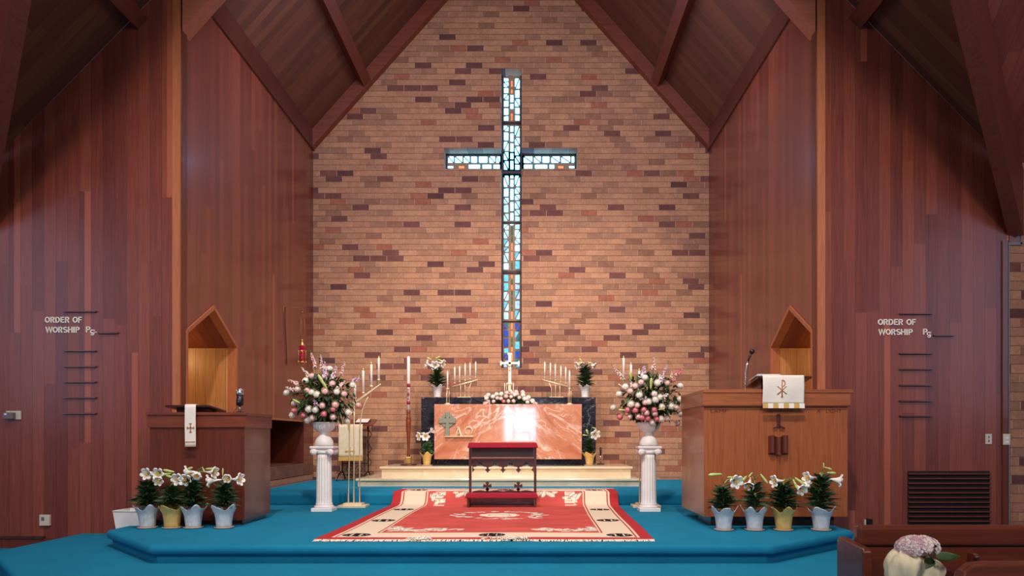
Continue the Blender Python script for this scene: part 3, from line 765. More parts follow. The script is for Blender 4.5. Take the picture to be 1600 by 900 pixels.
bar(m,712.6,681,716.2,668,0.0075,YA,0.03); bar(m,721,681,716.8,668,0.013,YA,0.03); bar(m,714,677,719.5,677,0.005,YA,0.03); bar(m,711.3,681.2,714.3,681.2,0.005,YA,0.03); bar(m,718.6,681.2,722.4,681.2,0.005,YA,0.03); bar(m,714,667.4,718.8,667.4,0.005,YA,0.03); bar(m,715.4,676,715.4,680,0.004,YA,0.02)
sub('letter_alpha', m, M['brass'], em, 'gilt letter Alpha')
m = MB(); c = P(732.3,673.2,YA); pts = []
for k in range(19):
    a = math.radians(-58+296*k/18); pts.append((c.x+math.cos(a)*5.6*YA/F, y0-0.014, c.z+math.sin(a)*6.1*YA/F))
m.tube(pts, 0.0095, 6); bar(m,725.6,681,730.3,681,0.007,YA,0.028); bar(m,734.4,681,739,681,0.007,YA,0.028)
sub('letter_omega', m, M['brass'], em, 'gilt letter Omega')

# ---- candles
def candle(x, y, z, h, r, lab, group, cat='candle', tip=M['gold']):
    t = thing('candle', (x,y,z), lab, cat, group)
    m = MB(); m.lathe([(r,0),(r*0.98,h*0.9),(r*0.9,h*0.905)], (x,y,z), 12)
    sub('wax', m, M['wax'], t)
    m = MB(); m.lathe([(r*1.06,h*0.895),(r*1.06,h*0.93),(r*0.45,h*0.965),(r*0.2,h)], (x,y,z), 12)
    sub('follower', m, tip, t)
    return t
def altar_candelabrum(sgn, cxp, lab, side):
    Y = 12.72; k = Y/F
    X = lambda dx: CAMX+(cxp+sgn*dx-CX)*k
    Zp = lambda y: CAMZ+(CY-y)*k
    t = thing('altar_candelabrum', (X(0),Y,ZT), lab, 'candelabrum', 'brass candelabra on the altar')
    x0, x1 = sorted((X(-11.5), X(11.5)))
    sub('base', B((x0,Y-0.07,ZT),(x1,Y+0.07,ZT+0.016)), M['brass'], t, bevel=0.005)
    dz = 0
    m = MB(); p0, p1 = Vector((X(-19),Y,Zp(604.5))), Vector((X(21),Y,Zp(593.5)))
    m.tube([p0,p1], 0.013, 8); sub('arm', m, M['brass'], t)
    for dx in (-6,0.8,7.2):
        zt = p0.z+(p1.z-p0.z)*(dx+19)/40
        top_ = Vector((X(dx+(4 if dx > 5 else 0)),Y,zt+ (0.01 if dx > 5 else 0)))
        m = MB(); m.tube([(X(dx),Y,ZT+0.01),(X(dx),Y,ZT+(zt-ZT)*0.6),top_], [0.006,0.006,0.004], 8); sub('stem', m, M['brass'], t)
    cs = [(-15.2,571,598.5),(-7.6,570,596),(1.1,566.5,594),(8.8,565,591.5),(17.6,563.5,589.5)]
    for i, (dx, yt, yb) in enumerate(cs):
        zb = Zp(yb); za = p0.z+(p1.z-p0.z)*(dx+19)/40
        m = MB(); m.lathe([(0.006,za-zb),(0.006,-0.012),(0.02,-0.006),(0.02,0.0)], (X(dx),Y,zb), 10); sub('cup', m, M['brass'], t)
        nm = ['lowest outer','second lowest','middle','second tallest','tallest inner'][i]
        candle(X(dx), Y, zb, Zp(yt)-zb, 0.0135, '%s white candle on the brass candelabrum at the altar\'s %s' % (nm, side), 'slim altar candles on the %s candelabrum' % side)
altar_candelabrum(1, 725.7, 'brass five-candle candelabrum on the black altar slab, left of the cross', 'left')
altar_candelabrum(-1, 868.8, 'brass five-candle candelabrum on the black altar slab, right of the cross', 'right')
def candlestick(px, side):
    Y = 12.2; k = Y/F; p = P(px, 631.5, Y)
    t = thing('altar_candlestick', (p.x,Y,ZPK), 'tall brass candlestick of thin rods on the %s end of the pink altar block' % side, 'candlestick', 'brass candlesticks on the pink block')
    m = MB(); m.lathe([(0.055,0),(0.055,0.006),(0.03,0.022),(0.012,0.028)], (p.x,Y,ZPK), 18); sub('base', m, M['brass'], t)
    for i in range(3):
        a = 2*PI*i/3+0.4; m = MB(); m.tube([(p.x+0.026*math.cos(a),Y+0.026*math.sin(a),ZPK+0.02),(p.x+0.026*math.cos(a),Y+0.026*math.sin(a),P(0,608,Y).z)], 0.004, 6); sub('rod', m, M['brass'], t)
    zc = P(0,608,Y).z
    m = MB(); m.lathe([(0.034,0),(0.034,0.008),(0.012,0.012),(0.012,0.02)], (p.x,Y,zc), 16); sub('cup', m, M['brass'], t)
    zb = P(0,606,Y).z
    candle(p.x, Y, zb, P(0,577.5,Y).z-zb, 0.0135, 'single white candle in the tall brass candlestick at the altar\'s %s end' % side, 'single altar candles')
candlestick(699.3, 'left'); candlestick(890, 'right')
# altar cross
Y = 12.72; t = thing('altar_cross', (P(796,620,Y).x,Y,ZT), 'pale brass standing cross in the middle of the altar below the window', 'cross')
q = lambda x, y: P(x,y,Y)
c = q(796.5,620)
m = MB(); a, b = q(794.3,552.5), q(798.8,599); m.box((a.x,Y-0.015,b.z),(b.x,Y+0.015,a.z)); a, b = q(782.5,565), q(811,570); m.box((a.x+0.01,Y-0.015,b.z+0.008),(b.x-0.01,Y+0.015,a.z-0.008))
for x0, y0_, x1, y1_ in ((793,551.5,800,554.5),(781.5,564,784,571.5),(809.5,564,812,571.5)): a, b = q(x0,y0_), q(x1,y1_); m.box((a.x,Y-0.018,b.z),(b.x,Y+0.018,a.z))
sub('cross_body', m, M['wax'], t, bevel=0.004)
m = MB(); m.ball((c.x,Y-0.02,q(0,573).z), 0.012, sc=(1,0.6,1)); m.ball((c.x,Y-0.02,q(0,578).z), 0.012, sc=(0.9,0.6,2.2)); m.tube([(c.x-0.05,Y-0.02,q(0,569).z),(c.x,Y-0.02,q(0,573).z),(c.x+0.05,Y-0.02,q(0,569).z)], 0.006, 6); sub('corpus', m, M['gold'], t, 'small gilt figure on the cross')
m = MB(); a, b = q(792.5,598), q(800.5,601); m.box((a.x,Y-0.03,b.z),(b.x,Y+0.03,a.z)); a, b = q(794,601), q(798.5,616); m.box((a.x,Y-0.02,b.z),(b.x,Y+0.02,a.z)); sub('post', m, M['brass'], t, bevel=0.003)
for x in (788.6,791.5,802.2): 
    m = MB(); m.tube([tuple(q(x,618)), tuple(q(x,598.5))], 0.006 if x != 791.5 else 0.004, 8); sub('support_rod', m, M['wax'], t)
m = MB(); m.lathe([(0.11,0),(0.11,0.014),(0.06,0.03)], (c.x,Y,ZT), 20); sub('base', m, M['brass'], t)
# paschal candle on turned wooden stand
Y = 12.25; k = Y/F; c = P(638.3,727,Y); zz = lambda y: CAMZ+(CY-y)*k
t = thing('candle_stand', (c.x,Y,ZA), 'turned wooden stand holding the tall paschal candle left of the altar', 'candle stand')
m = MB(); m.lathe([(0.138,0),(0.138,0.014),(0.12,0.026)], (c.x,Y,ZA), 24); sub('base', m, M['walnut'], t)
m = MB(); m.box((c.x-0.045,Y-0.045,ZA+0.026),(c.x+0.045,Y+0.045,zz(713.5))); sub('plinth_block', m, M['gold'], t, 'gilded square block', bevel=0.012)
m = MB(); pr = [(0.03,713.5),(0.024,709),(0.021,700),(0.033,676),(0.042,662),(0.043,656),(0.038,654.5),(0.046,653.5),(0.03,651),(0.033,645),(0.034,641),(0.028,640.5)]
m.lathe([(r, zz(y)-zz(713.5)) for r, y in pr], (c.x,Y,zz(713.5)), 20); sub('column', m, M['candlewood'], t)
t = thing('paschal_candle', (c.x,Y,zz(641)), 'tall white paschal candle with red bands on the wooden stand', 'candle')
m = MB(); m.lathe([(0.027,0),(0.027,zz(560)-zz(641)),(0.02,zz(557.5)-zz(641)),(0.004,zz(556.5)-zz(641))], (c.x,Y,zz(641)), 16); sub('wax', m, M['wax'], t)
m = MB()
for y0_, y1_ in ((605,599.5),(632,627)):
    m = MB(); m.lathe([(0.0285,0),(0.0285,zz(y1_)-zz(y0_))], (c.x,Y,zz(y0_)), 16); sub('red_band', m, M['redwax'], t, 'red wax band')
m = MB(); m.prism([(c.x-0.02,zz(617)),(c.x,zz(621)),(c.x+0.02,zz(617)),(c.x,zz(611))], 0.006, XZ(Y-0.033)); sub('red_mark', m, M['redwax'], t, 'red diamond mark')
pass
for za_, zb_ in ((624.5,621),(608,611)):
    m = MB(); m.prism([(c.x-0.014,zz(za_)),(c.x+0.014,zz(za_)),(c.x,zz(zb_))], 0.004, XZ(Y-0.031)); sub('red_mark', m, M['redwax'], t)
for s_ in (-1,1):
    m = MB(); m.ball((c.x+s_*0.03,Y-0.01,zz(614)),0.006); sub('gilt_stud', m, M['goldcloth'], t)
# small dark stand right of the altar
Y = 12.7; c = P(938.5,722.5,Y); t = thing('candle_lighter_stand', (c.x,Y,ZA), 'small black stand on the marble step right of the altar', 'stand')
m = MB(); m.lathe([(0.07,0),(0.07,0.012),(0.02,0.022)], (c.x,Y,ZA), 16); sub('base', m, M['walnut'], t)
m = MB(); m.tube([(c.x,Y,ZA+0.02),(c.x,Y,P(0,711,Y).z)], 0.008, 8); sub('pole', m, M['chrome'], t)
m = MB(); m.tube([(c.x,Y,P(0,711,Y).z),(c.x,Y,P(0,699,Y).z)], 0.016, 8); sub('handle', m, M['black_p'], t)

# ---- floor candelabra
def floor_candelabrum(cxp, sgn, side, cands):
    Y = 9.62; k = Y/F
    X = lambda dx: CAMX+(cxp+sgn*dx-CX)*k
    zz = lambda y: CAMZ+(CY-y)*k
    t = thing('floor_candelabrum', (X(0),Y,Z2), 'tall brass floor candelabrum with slanted arm behind the %s pedestal' % side, 'candelabrum', 'brass floor candelabra')
    x0, x1 = sorted((X(-21.5), X(22)))
    sub('base', B((x0,Y-0.13,Z2),(x1,Y+0.13,Z2+0.034)), M['brass'], t, bevel=0.005)
    x0, x1 = sorted((X(-14), X(15)))
    sub('base_step', B((x0,Y-0.09,Z2+0.034),(x1,Y+0.09,Z2+0.058)), M['brass'], t, bevel=0.005)
    for pts in ([(-8,787),(-6.5,700),(-6,660),(-8,648),(-14,640)], [(0.5,787),(0.8,700),(1.2,632)], [(9.6,787),(9.6,690),(10.5,660),(14,640),(20,625),(23,620)]):
        m = MB(); m.tube([(X(a),Y,zz(b)) for a, b in pts], 0.0085, 8); sub('rod', m, M['brass'], t)
    m = MB(); p0, p1 = Vector((X(-32),Y,zz(654))), Vector((X(43),Y,zz(600)))
    d = (p1-p0); nn = Vector((-d.z,0,d.x)).normalized()*0.02
    m.hexa([p0-nn+Vector((0,-.022,0)),p1-nn*0.4+Vector((0,-.022,0)),p1-nn*0.4+Vector((0,.022,0)),p0-nn+Vector((0,.022,0))],[p0+nn+Vector((0,-.022,0)),p1+nn*0.4+Vector((0,-.022,0)),p1+nn*0.4+Vector((0,.022,0)),p0+nn+Vector((0,.022,0))])
    sub('arm', m, M['brass'], t, bevel=0.004)
    for i, (dx, yt, yb) in enumerate(cands):
        za = p0.z+d.z*(dx+32)/75; zb = zz(yb)
        m = MB(); m.lathe([(0.005,za-zb),(0.006,-0.035),(0.012,-0.03),(0.008,-0.014),(0.03,-0.012),(0.03,-0.008),(0.018,-0.006),(0.018,0.0)], (X(dx),Y,zb), 12); sub('cup', m, M['brass'], t)
        nm = ['tallest','second tallest','third tallest','lowest'][i]
        candle(X(dx), Y, zb, zz(yt)-zb, 0.0155, '%s white candle on the slanted floor candelabrum behind the %s flowers' % (nm, side), 'candles on the %s floor candelabrum' % side)
floor_candelabrum(552.3, 1, 'left', [(39.6,555.5,592.5),(28,565,602.5),(15.3,574.5,613),(2.4,598,621)])
floor_candelabrum(1009, -1, 'right', [(34.6,555.5,592),(23,565,602),(10.2,575,611)])

# ---- pedestals and urns
def pedestal(px, side):
    Y = 9.13; x = P(px,0,Y).x
    t = thing('column_pedestal', (x,Y,Z2), 'white fluted Ionic column pedestal on the %s side of the rug' % side, 'pedestal', 'white column pedestals')
    m = B((x-0.128,Y-0.128,Z2),(x+0.128,Y+0.128,Z2+0.045)); sub('base', m, M['white'], t, bevel=0.005)
    m = MB(); m.lathe([(0.118,0),(0.122,0.012),(0.115,0.024),(0.1,0.034),(0.106,0.044),(0.098,0.056)], (x,Y,Z2+0.045), 32); sub('base_moulding', m, M['white'], t)
    H0, H1 = Z2+0.09, Z2+0.70
    def flute(r, z, a, k): return r*(1-0.13*(abs(math.cos(a*9))**0.5 if 0 < k < 5 else 0.0)), z
    m = MB(); m.lathe([(0.098,0),(0.098,0.02),(0.096,0.05),(0.091,0.5),(0.088,0.56),(0.09,0.61)], (x,Y,H0), 108, flute); sub('shaft', m, M['white'], t)
    m = MB(); m.box((x-0.145,Y-0.125,Z2+0.775),(x+0.145,Y+0.125,Z2+0.805)); m.box((x-0.12,Y-0.105,Z2+0.735),(x+0.12,Y+0.105,Z2+0.776)); sub('capital', m, M['white'], t, bevel=0.006)
    m = MB(); m.lathe([(0.09,0),(0.103,0.02),(0.112,0.038)], (x,Y,H1), 32); sub('neck_moulding', m, M['white'], t)
    for s in (-1,1):
        m = MB(); c = Vector((x+s*0.101,Y,Z2+0.735))
        m.lathe([(0.006,-0.118),(0.02,-0.126),(0.024,-0.118),(0.041,-0.116),(0.043,-0.11),(0.03,-0.05),(0.03,0.05),(0.043,0.11),(0.041,0.116),(0.006,0.118)], c, 20, axis=(0,1,0)); sub('volute', m, M['white'], t)
    zt = Z2+0.805
    t = thing('urn', (x,Y,zt), 'white footed urn on the %s column pedestal, holding the big bouquet' % side, 'urn', 'white urns')
    m = MB(); m.lathe([(0.088,0),(0.11,0.008),(0.114,0.03),(0.108,0.062),(0.09,0.098),(0.062,0.128),(0.056,0.14)], (x,Y,zt), 32); sub('foot', m, M['white'], t)
    m = MB(); m.lathe([(0.056,0.138),(0.062,0.144),(0.05,0.158),(0.052,0.168)], (x,Y,zt), 32); sub('neck', m, M['white'], t)
    def fl(r, z, a, k): return r*(1-(0.03*abs(math.sin(a*12)) if 0 < k < 6 else 0)), z
    m = MB(); m.lathe([(0.05,0.166),(0.075,0.178),(0.105,0.198),(0.128,0.226),(0.14,0.258),(0.143,0.278),(0.15,0.286),(0.15,0.296),(0.138,0.296),(0.12,0.24),(0.05,0.19)], (x,Y,zt), 96, fl, cap=False); sub('bowl', m, M['white'], t)
    return x, Y, zt+0.29
PED_L = pedestal(506.5, 'left'); PED_R = pedestal(1013.5, 'right')

# ---- lectern on the left
t = thing('lectern_desk', (-3.12,8.0,Z2), 'dark wooden lectern cabinet on the left of the platform', 'lectern')
LY0, LY1, LX0, LX1 = 7.63, 8.40, -3.62, -2.60
LP = lambda e: [(LX0+e,LY0+e),(LX1-e,LY0+e),(LX1-e,LY1),(-3.52,LY1),(-3.52,YF-0.035),(LX0+e,YF-0.035)]
sub('body', MB().prism(LP(0.018), 1.34-Z2-0.05, XY(Z2+0.05)), M['oak_d'], t)
sub('plinth', B((-3.52,LY0+0.07,Z2),(LX1-0.06,LY1-0.02,Z2+0.05)), M['walnut'], t)
sub('band', MB().prism(LP(0.0), 0.125, XY(1.335)), M['oak_dh'], t)
sub('top', MB().prism(LP(-0.013), 0.03, XY(1.46)), M['oak_dh'], t, bevel=0.005)
def slant_board(x0, x1, y0, y1, z0, z1, th=0.022):
    return MB().hexa([(x0,y0,z0-th),(x1,y0,z0-th),(x1,y1,z1-th),(x0,y1,z1-th)], [(x0,y0,z0),(x1,y0,z0),(x1,y1,z1),(x0,y1,z1)])
t = thing('reading_desk', (-3.2,7.85,1.49), 'dark slanted reading board on top of the left lectern', 'reading desk')
sub('board', slant_board(-3.42,-2.96,7.59,8.02,1.565,1.525), M['walnut'], t, bevel=0.004)
sub('support', MB().hexa([(-3.34,7.68,1.49),(-3.04,7.68,1.49),(-3.04,7.95,1.49),(-3.34,7.95,1.49)], [(-3.34,7.68,1.54),(-3.04,7.68,1.54),(-3.04,7.95,1.51),(-3.34,7.95,1.51)]), M['walnut'], t)
def hanging(nm, x0, x1, y, ztop, zbot, mat, back, label, cat, zback=None, wave=0.006, n=26):
    """a cloth strip that lies over an edge and hangs down in front"""
    t = thing(nm, ((x0+x1)/2, y, zbot), label, cat)
    m = MB(); vs = []; fs = []
    path = [(y+back, (zback if zback is not None else ztop)+0.004), (y+0.01, ztop+0.004), (y-0.004, ztop)]+[(y-0.006-wave*math.sin(PI*j/12*1.3), ztop+(zbot-ztop)*j/12) for j in range(1,13)]
    for j, (py, pz) in enumerate(path):
        for i in range(n+1):
            u = i/n; dz = 0
            wv = wave*0.6*math.sin(u*PI*3+j*0.25)*(j/len(path)) if j > 2 else 0
            vs.append((x0+(x1-x0)*u, py-wv, pz))
    for j in range(len(path)-1):
        for i in range(n): a = j*(n+1)+i; fs.append((a,a+1,a+n+2,a+n+1))
    m.add(vs, fs, True); sub('cloth', m, mat, t, solid=0.004)
    return t
t = hanging('bookmark_stole', -3.206, -3.094, 7.585, 1.567, 1.135, M['cloth'], 0.40, 'narrow white cloth with copper cross hanging from the left lectern', 'cloth', 1.532, 0.003)
c = P(297.6,668.5,7.57); m = MB(); 
def crossbar(m, cx, cz, w, h, th, Y, d=0.004):
    m.box((cx-th,Y-d,cz-h),(cx+th,Y,cz+h)); m.box((cx-w,Y-d,cz-th),(cx+w,Y,cz+th))
    for s in (-1,1): m.box((cx+s*w-s*0.004,Y-d,cz-th*2.4),(cx+s*w+s*0.004,Y,cz+th*2.4)); m.box((cx-th*2.4,Y-d,cz+s*h-s*0.004),(cx+th*2.4,Y,cz+s*h+s*0.004))
crossbar(m, c.x, c.z, 0.034, 0.044, 0.0055, 7.575, 0.006); sub('embroidered_cross', m, M['bronzecloth'], t, 'copper embroidered cross')
m = B((-3.204,7.57,1.185),(-3.096,7.578,1.19)); m.box((-3.204,7.57,1.135),(-3.096,7.578,1.139)); sub('hem_line', m, M['goldcloth'], t)
# round-topped microphone
Y = 7.75; k = Y/F; c = P(374.8,642,Y); zz = lambda y: CAMZ+(CY-y)*k
t = thing('desk_microphone', (c.x,Y,1.49), 'silver and black capsule microphone standing on the left lectern', 'microphone')
m = MB(); m.lathe([(0.045,0),(0.045,0.008),(0.02,0.014)], (c.x,Y,1.49), 18); sub('base', m, M['black_p'], t)
m = MB(); m.tube([(c.x,Y,1.5),(c.x,Y,zz(633))], 0.011, 10); sub('stand', m, M['chrome'], t)
m = MB(); m.lathe([(0.03,zz(634)-1.49),(0.037,zz(633)-1.49),(0.037,zz(617)-1.49)], (c.x,Y,1.49), 20); sub('body', m, M['black_p'], t)
m = MB(); m.lathe([(0.038,0),(0.039,0.02),(0.036,0.045),(0.026,0.062),(0.012,0.07),(0.001,0.072)], (c.x,Y,zz(617)), 20); sub('grille', m, M['chrome'], t)
for y in (620,624,628): m = MB(); m.ball((c.x,Y-0.037,zz(y)), 0.006); sub('button', m, M['chrome'], t)
m = MB(); m.tube([(c.x-0.03,Y,zz(634)),(c.x-0.045,Y+0.02,zz(638)),(c.x-0.09,Y+0.05,1.495)], 0.003, 6); sub('cable', m, M['black_p'], t)

# ---- pulpit on the right
PY0, PY1, PX0, PX1 = 7.52, 8.62, 2.125, 3.645
t = thing('pulpit', ((PX0+PX1)/2,8.05,Z2), 'large orange-brown oak pulpit on the right of the platform', 'pulpit')
sub('body', MB().prism([(PX0,PY0+0.005),(PX1-0.05,PY0+0.005),(PX1-0.05,YF-0.01),(3.50,YF-0.01),(3.50,PY1),(PX0,PY1)], 1.56-(Z2+0.10), XY(Z2+0.10)), M['oak'], t)
sub('plinth', B((PX0+0.09,PY0+0.09,Z2),(3.49,YF-0.02,Z2+0.10)), M['walnut'], t)
sub('band', MB().prism([(PX0-0.012,PY0-0.012),(PX1-0.03,PY0-0.012),(PX1-0.03,YF-0.005),(3.51,YF-0.005),(3.51,PY1),(PX0-0.012,PY1)], 0.13, XY(1.555)), M['oak_h'], t)
sub('top', MB().prism([(PX0-0.014,PY0-0.022),(PX1,PY0-0.022),(PX1,YF-0.005),(3.52,YF-0.005),(3.52,PY1),(PX0-0.014,PY1)], 0.035, XY(1.685)), M['oak_h'], t, bevel=0.005)
m = MB(); m.box((PX0-0.02,PY0-0.02,1.545),(PX1-0.028,PY0,1.558)); sub('moulding', m, M['oak_d'], t)
yy = PY0+0.004
for txt, px, wp in (('LAMP',1110.5,27),('A',1277,5),('LIGHT',1291,24)):
    p = P(px,645,PY0); text_mesh(txt, 0.052, 0.001, p.x, yy, p.z, 'carved_letters', M['oak_d'], t, wp*PY0/F)
# sword and open book carving
e = thing('carved_emblem', tuple(P(1215,712,PY0)), 'carved wooden sword standing through an open book on the pulpit front', 'emblem')
yb = PY0+0.004
q = lambda x, y: P(x,y,PY0)
m = MB(); a, b = q(1213.2,647), q(1218.5,668); m.box((a.x,yb-0.03,b.z),(b.x,yb,a.z)); sub('sword_hilt', m, M['walnut_z'], e, bevel=0.008)
m = MB(); m.tube([(q(1208,670).x,yb-0.02,q(0,669.5).z),(q(1211,667.5).x,yb-0.02,q(0,667).z),(q(1220,667.5).x,yb-0.02,q(0,666.8).z),(q(1225.5,669.5).x,yb-0.02,q(0,669.5).z)], 0.008, 8); sub('sword_guard', m, M['walnut'], e)
m = MB(); a, b = q(1214.3,668), q(1217.2,764)
m.prism([(a.x,a.z),(b.x,a.z),(b.x,b.z+0.03),((a.x+b.x)/2,b.z),(a.x,b.z+0.03)], 0.012, XZ(yb-0.012)); sub('sword_blade', m, M['oak'], e, bevel=0.003)
m = MB()
xs = np.linspace(1200.3,1231,25); a, b = q(0,681.5), q(0,709)
prof = []
for x in xs:
    u = (x-1200.3)/30.7
    prof.append((q(x,0).x, yb-0.012-0.045*abs(math.sin(u*PI*3))**0.8))
vs = []; fs = []
for i, (x, y) in enumerate(prof):
    dz = 0.012*math.sin(i/24*PI*3)
    vs += [(x,y,b.z+dz),(x,y,a.z+dz),(x,yb,b.z+dz),(x,yb,a.z+dz)]
for i in range(24):
    o = 4*i; fs += [(o,o+4,o+5,o+1),(o+2,o+3,o+7,o+6),(o,o+2,o+6,o+4),(o+1,o+5,o+7,o+3)]
fs += [(0,1,3,2),(96,98,99,97)]
m.add(vs, fs, False); sub('open_book', m, M['oak_d'], e)
t = thing('reading_desk', (2.93,7.75,1.72), 'slanted dark reading board on top of the right pulpit', 'reading desk')
sub('board', slant_board(2.66,3.21,7.47,7.92,1.853,1.785), M['walnut'], t, bevel=0.004)
sub('support', MB().hexa([(2.72,7.56,1.72),(3.15,7.56,1.72),(3.15,7.88,1.72),(2.72,7.88,1.72)], [(2.72,7.56,1.818),(3.15,7.56,1.818),(3.15,7.88,1.768),(2.72,7.88,1.768)]), M['walnut'], t)
t = thing('pulpit_book', (2.78,7.7,1.83), 'thin silver-grey book lying on the pulpit reading board', 'book')
sub('cover', slant_board(2.645,2.905,7.475,7.72,1.866,1.832,0.012), M['paper'], t)
sub('pages', slant_board(2.66,2.89,7.482,7.71,1.8735,1.839,0.007), M['cloth'], t)
t = hanging('pulpit_parament', 2.705, 3.125, 7.462, 1.856, 1.57, M['cloth'], 0.03, 'white pulpit cloth with a copper chi-rho and gold-dotted fringe', 'cloth', 1.852, 0.008)
m = MB()
for i in range(8):
    x0 = 2.703+i*0.0528; m.mi = 1 if i % 2 == 0 else 0; m.add([(x0,7.448,1.575),(x0+0.0528,7.448,1.575),(x0+0.0528,7.442,1.525),(x0,7.442,1.525)], [(0,1,2,3)])
sub('fringe', m, [M['cloth'], M['goldcloth']], t, solid=0.005)
Yc = 7.447; q = lambda x, y: P(x,y,Yc); m = MB()
m.tube([tuple(q(1222,620)), tuple(q(1222,594))], 0.006, 6); c = q(1222,599)
m.tube([(c.x+0.001,Yc,q(0,594).z)]+[(c.x+0.004+0.026*math.sin(a),Yc,c.z+0.001+0.032*math.cos(a)) for a in np.linspace(0,PI,9)]+[(c.x,Yc,q(0,604).z)], 0.0055, 6)
for s in (-1,1): m.tube([(q(1222-s*6.5,0).x,Yc,q(0,604).z),(q(1222+s*6.5,0).x,Yc,q(0,615.5).z)], 0.0055, 6); m.tube([(q(1222+s*5,0).x,Yc,q(0,604).z),(q(1222+s*8,0).x,Yc,q(0,604).z)], 0.003, 6); m.tube([(q(1222+s*5,0).x,Yc,q(0,615.5).z),(q(1222+s*8,0).x,Yc,q(0,615.5).z)], 0.003, 6)
m.tube([(q(1220,0).x,Yc,q(0,620.3).z),(q(1224,0).x,Yc,q(0,620.3).z)], 0.003, 6)
sub('chi_rho', m, M['bronzecloth'], t, 'copper embroidered chi-rho')
# gooseneck microphone
Y = 7.72; q = lambda x, y: P(x,y,Y); c = q(1164.5,609)
t = thing('gooseneck_microphone', (c.x,Y,1.72), 'bent chrome gooseneck microphone with black tip on the pulpit', 'microphone')
m = MB(); m.lathe([(0.022,0),(0.022,0.006),(0.01,0.016)], (c.x,Y,1.72), 14); sub('base', m, M['chrome'], t)
m = MB(); m.tube([(c.x,Y,1.725)]+[tuple(q(x,y)) for x, y in ((1164.5,600),(1165,582),(1166.5,572),(1168.5,564))], 0.008, 8); sub('neck', m, M['chrome'], t)
m = MB(); m.tube([tuple(q(x,y)) for x, y in ((1168.3,565),(1170,561),(1171.8,556),(1174.5,551))], [0.008,0.009,0.013,0.012], 10); m.ball(q(1175,549.5), 0.028); sub('tip', m, M['black_p'], t)
m = MB(); m.tube([tuple(q(x,y)) for x, y in ((1171.5,558),(1169.5,572),(1167,584),(1165.5,588))], 0.002, 5); sub('cable', m, M['black_p'], t)

# ---- prie-dieu
Y0, Y1 = 9.44, 9.76; ZR = Z2+0.014
t = thing('kneeler', (-0.03,9.6,ZR), 'dark wooden kneeling desk with red velvet cushions on the rug', 'kneeler')
k1 = Y1/F; X = lambda x, Y=Y1: CAMX+(x-CX)*Y/F
Zz = lambda y, Y=Y1: CAMZ+(CY-y)*Y/F
def cushion(x0, x1, y0, y1, z0, z1):
    m = MB(); m.hexa([(x0,y0,z0),(x1,y0,z0),(x1,y1,z0),(x0,y1,z0)], [(x0+0.02,y0+0.015,z1),(x1-0.02,y0+0.015,z1),(x1-0.02,y1-0.015,z1),(x0+0.02,y1-0.015,z1)]); return m
sub('arm_cushion', cushion(X(730,9.62),X(841,9.62),9.60,9.86,Zz(700,9.62),Zz(691.5,9.62)), M['velvet'], t, 'red velvet arm cushion', bevel=0.014, seg=3)
for x in (734.8,836.2):
    sub('post', B((X(x)-0.017,Y1-0.02,ZR),(X(x)+0.017,Y1+0.02,Zz(700))), M['walnut_z'], t, bevel=0.003)
sub('panel', MB().hexa([(X(737),Y1-0.012,Zz(714.5)),(X(834),Y1-0.012,Zz(714.5)),(X(834),Y1+0.015,Zz(714.5)),(X(737),Y1+0.015,Zz(714.5))],[(X(737),Y1,Zz(700)),(X(834),Y1,Zz(700)),(X(834),Y1+0.025,Zz(700)),(X(737),Y1+0.025,Zz(700))]), M['walnut'], t)
sub('shelf', B((X(736.5),Y1-0.05,Zz(717.2)),(X(834.5),Y1+0.06,Zz(715))), M['candlewood'], t, bevel=0.002)
# gothic apron: scallops with trefoil pendants (profile read along the width)
def apron():
    pts = []
    x0, x1 = 738.0, 834.0; bays = 4; w = (x1-x0)/bays
    top = [(X(x0),Zz(717.2)),(X(x1),Zz(717.2))]
    low = [(x0,739),(x0+1.6,736),(x0+4,734),(x0+1.8,732),(x0+1.5,729.5)]
    for b in range(bays):
        s = x0+b*w; c = s+w/2
        low += [(s+3,729.5),(s+6,729.5),(s+8,727.5),(s+9,725)]+[(c+3.4*math.cos(a),725.5-3.3*math.sin(a)) for a in np.linspace(PI,0,7)]+[(s+w-9,725),(s+w-8,727.5),(s+w-6,729.5),(s+w-3,729.5)]
        if b < bays-1:
            e = s+w; low += [(e-1.5,730.2),(e-1.7,732.5),(e-4.5,734.3),(e-1.8,736.2),(e,739.3),(e+1.8,736.2),(e+4.5,734.3),(e+1.7,732.5),(e+1.5,730.2)]
    low += [(x1-1.5,729.5),(x1-1.8,732),(x1-4,734),(x1-1.6,736),(x1,739)]
    return top+[(X(x),Zz(y)) for x, y in reversed(low)]
m = MB(); pp = apron()
tr = tessellate_polygon([[Vector((p[0],p[1],0)) for p in pp]]); n = len(pp)
m.add([(p[0],Y1-0.008,p[1]) for p in pp]+[(p[0],Y1+0.01,p[1]) for p in pp], [tuple(x) for x in tr]+[tuple(i+n for i in x[::-1]) for x in tr]+[(i,(i+1)%n,(i+1)%n+n,i+n) for i in range(n)], False)
sub('apron', m, M['walnut'], t, 'carved apron of scallops and pendants')
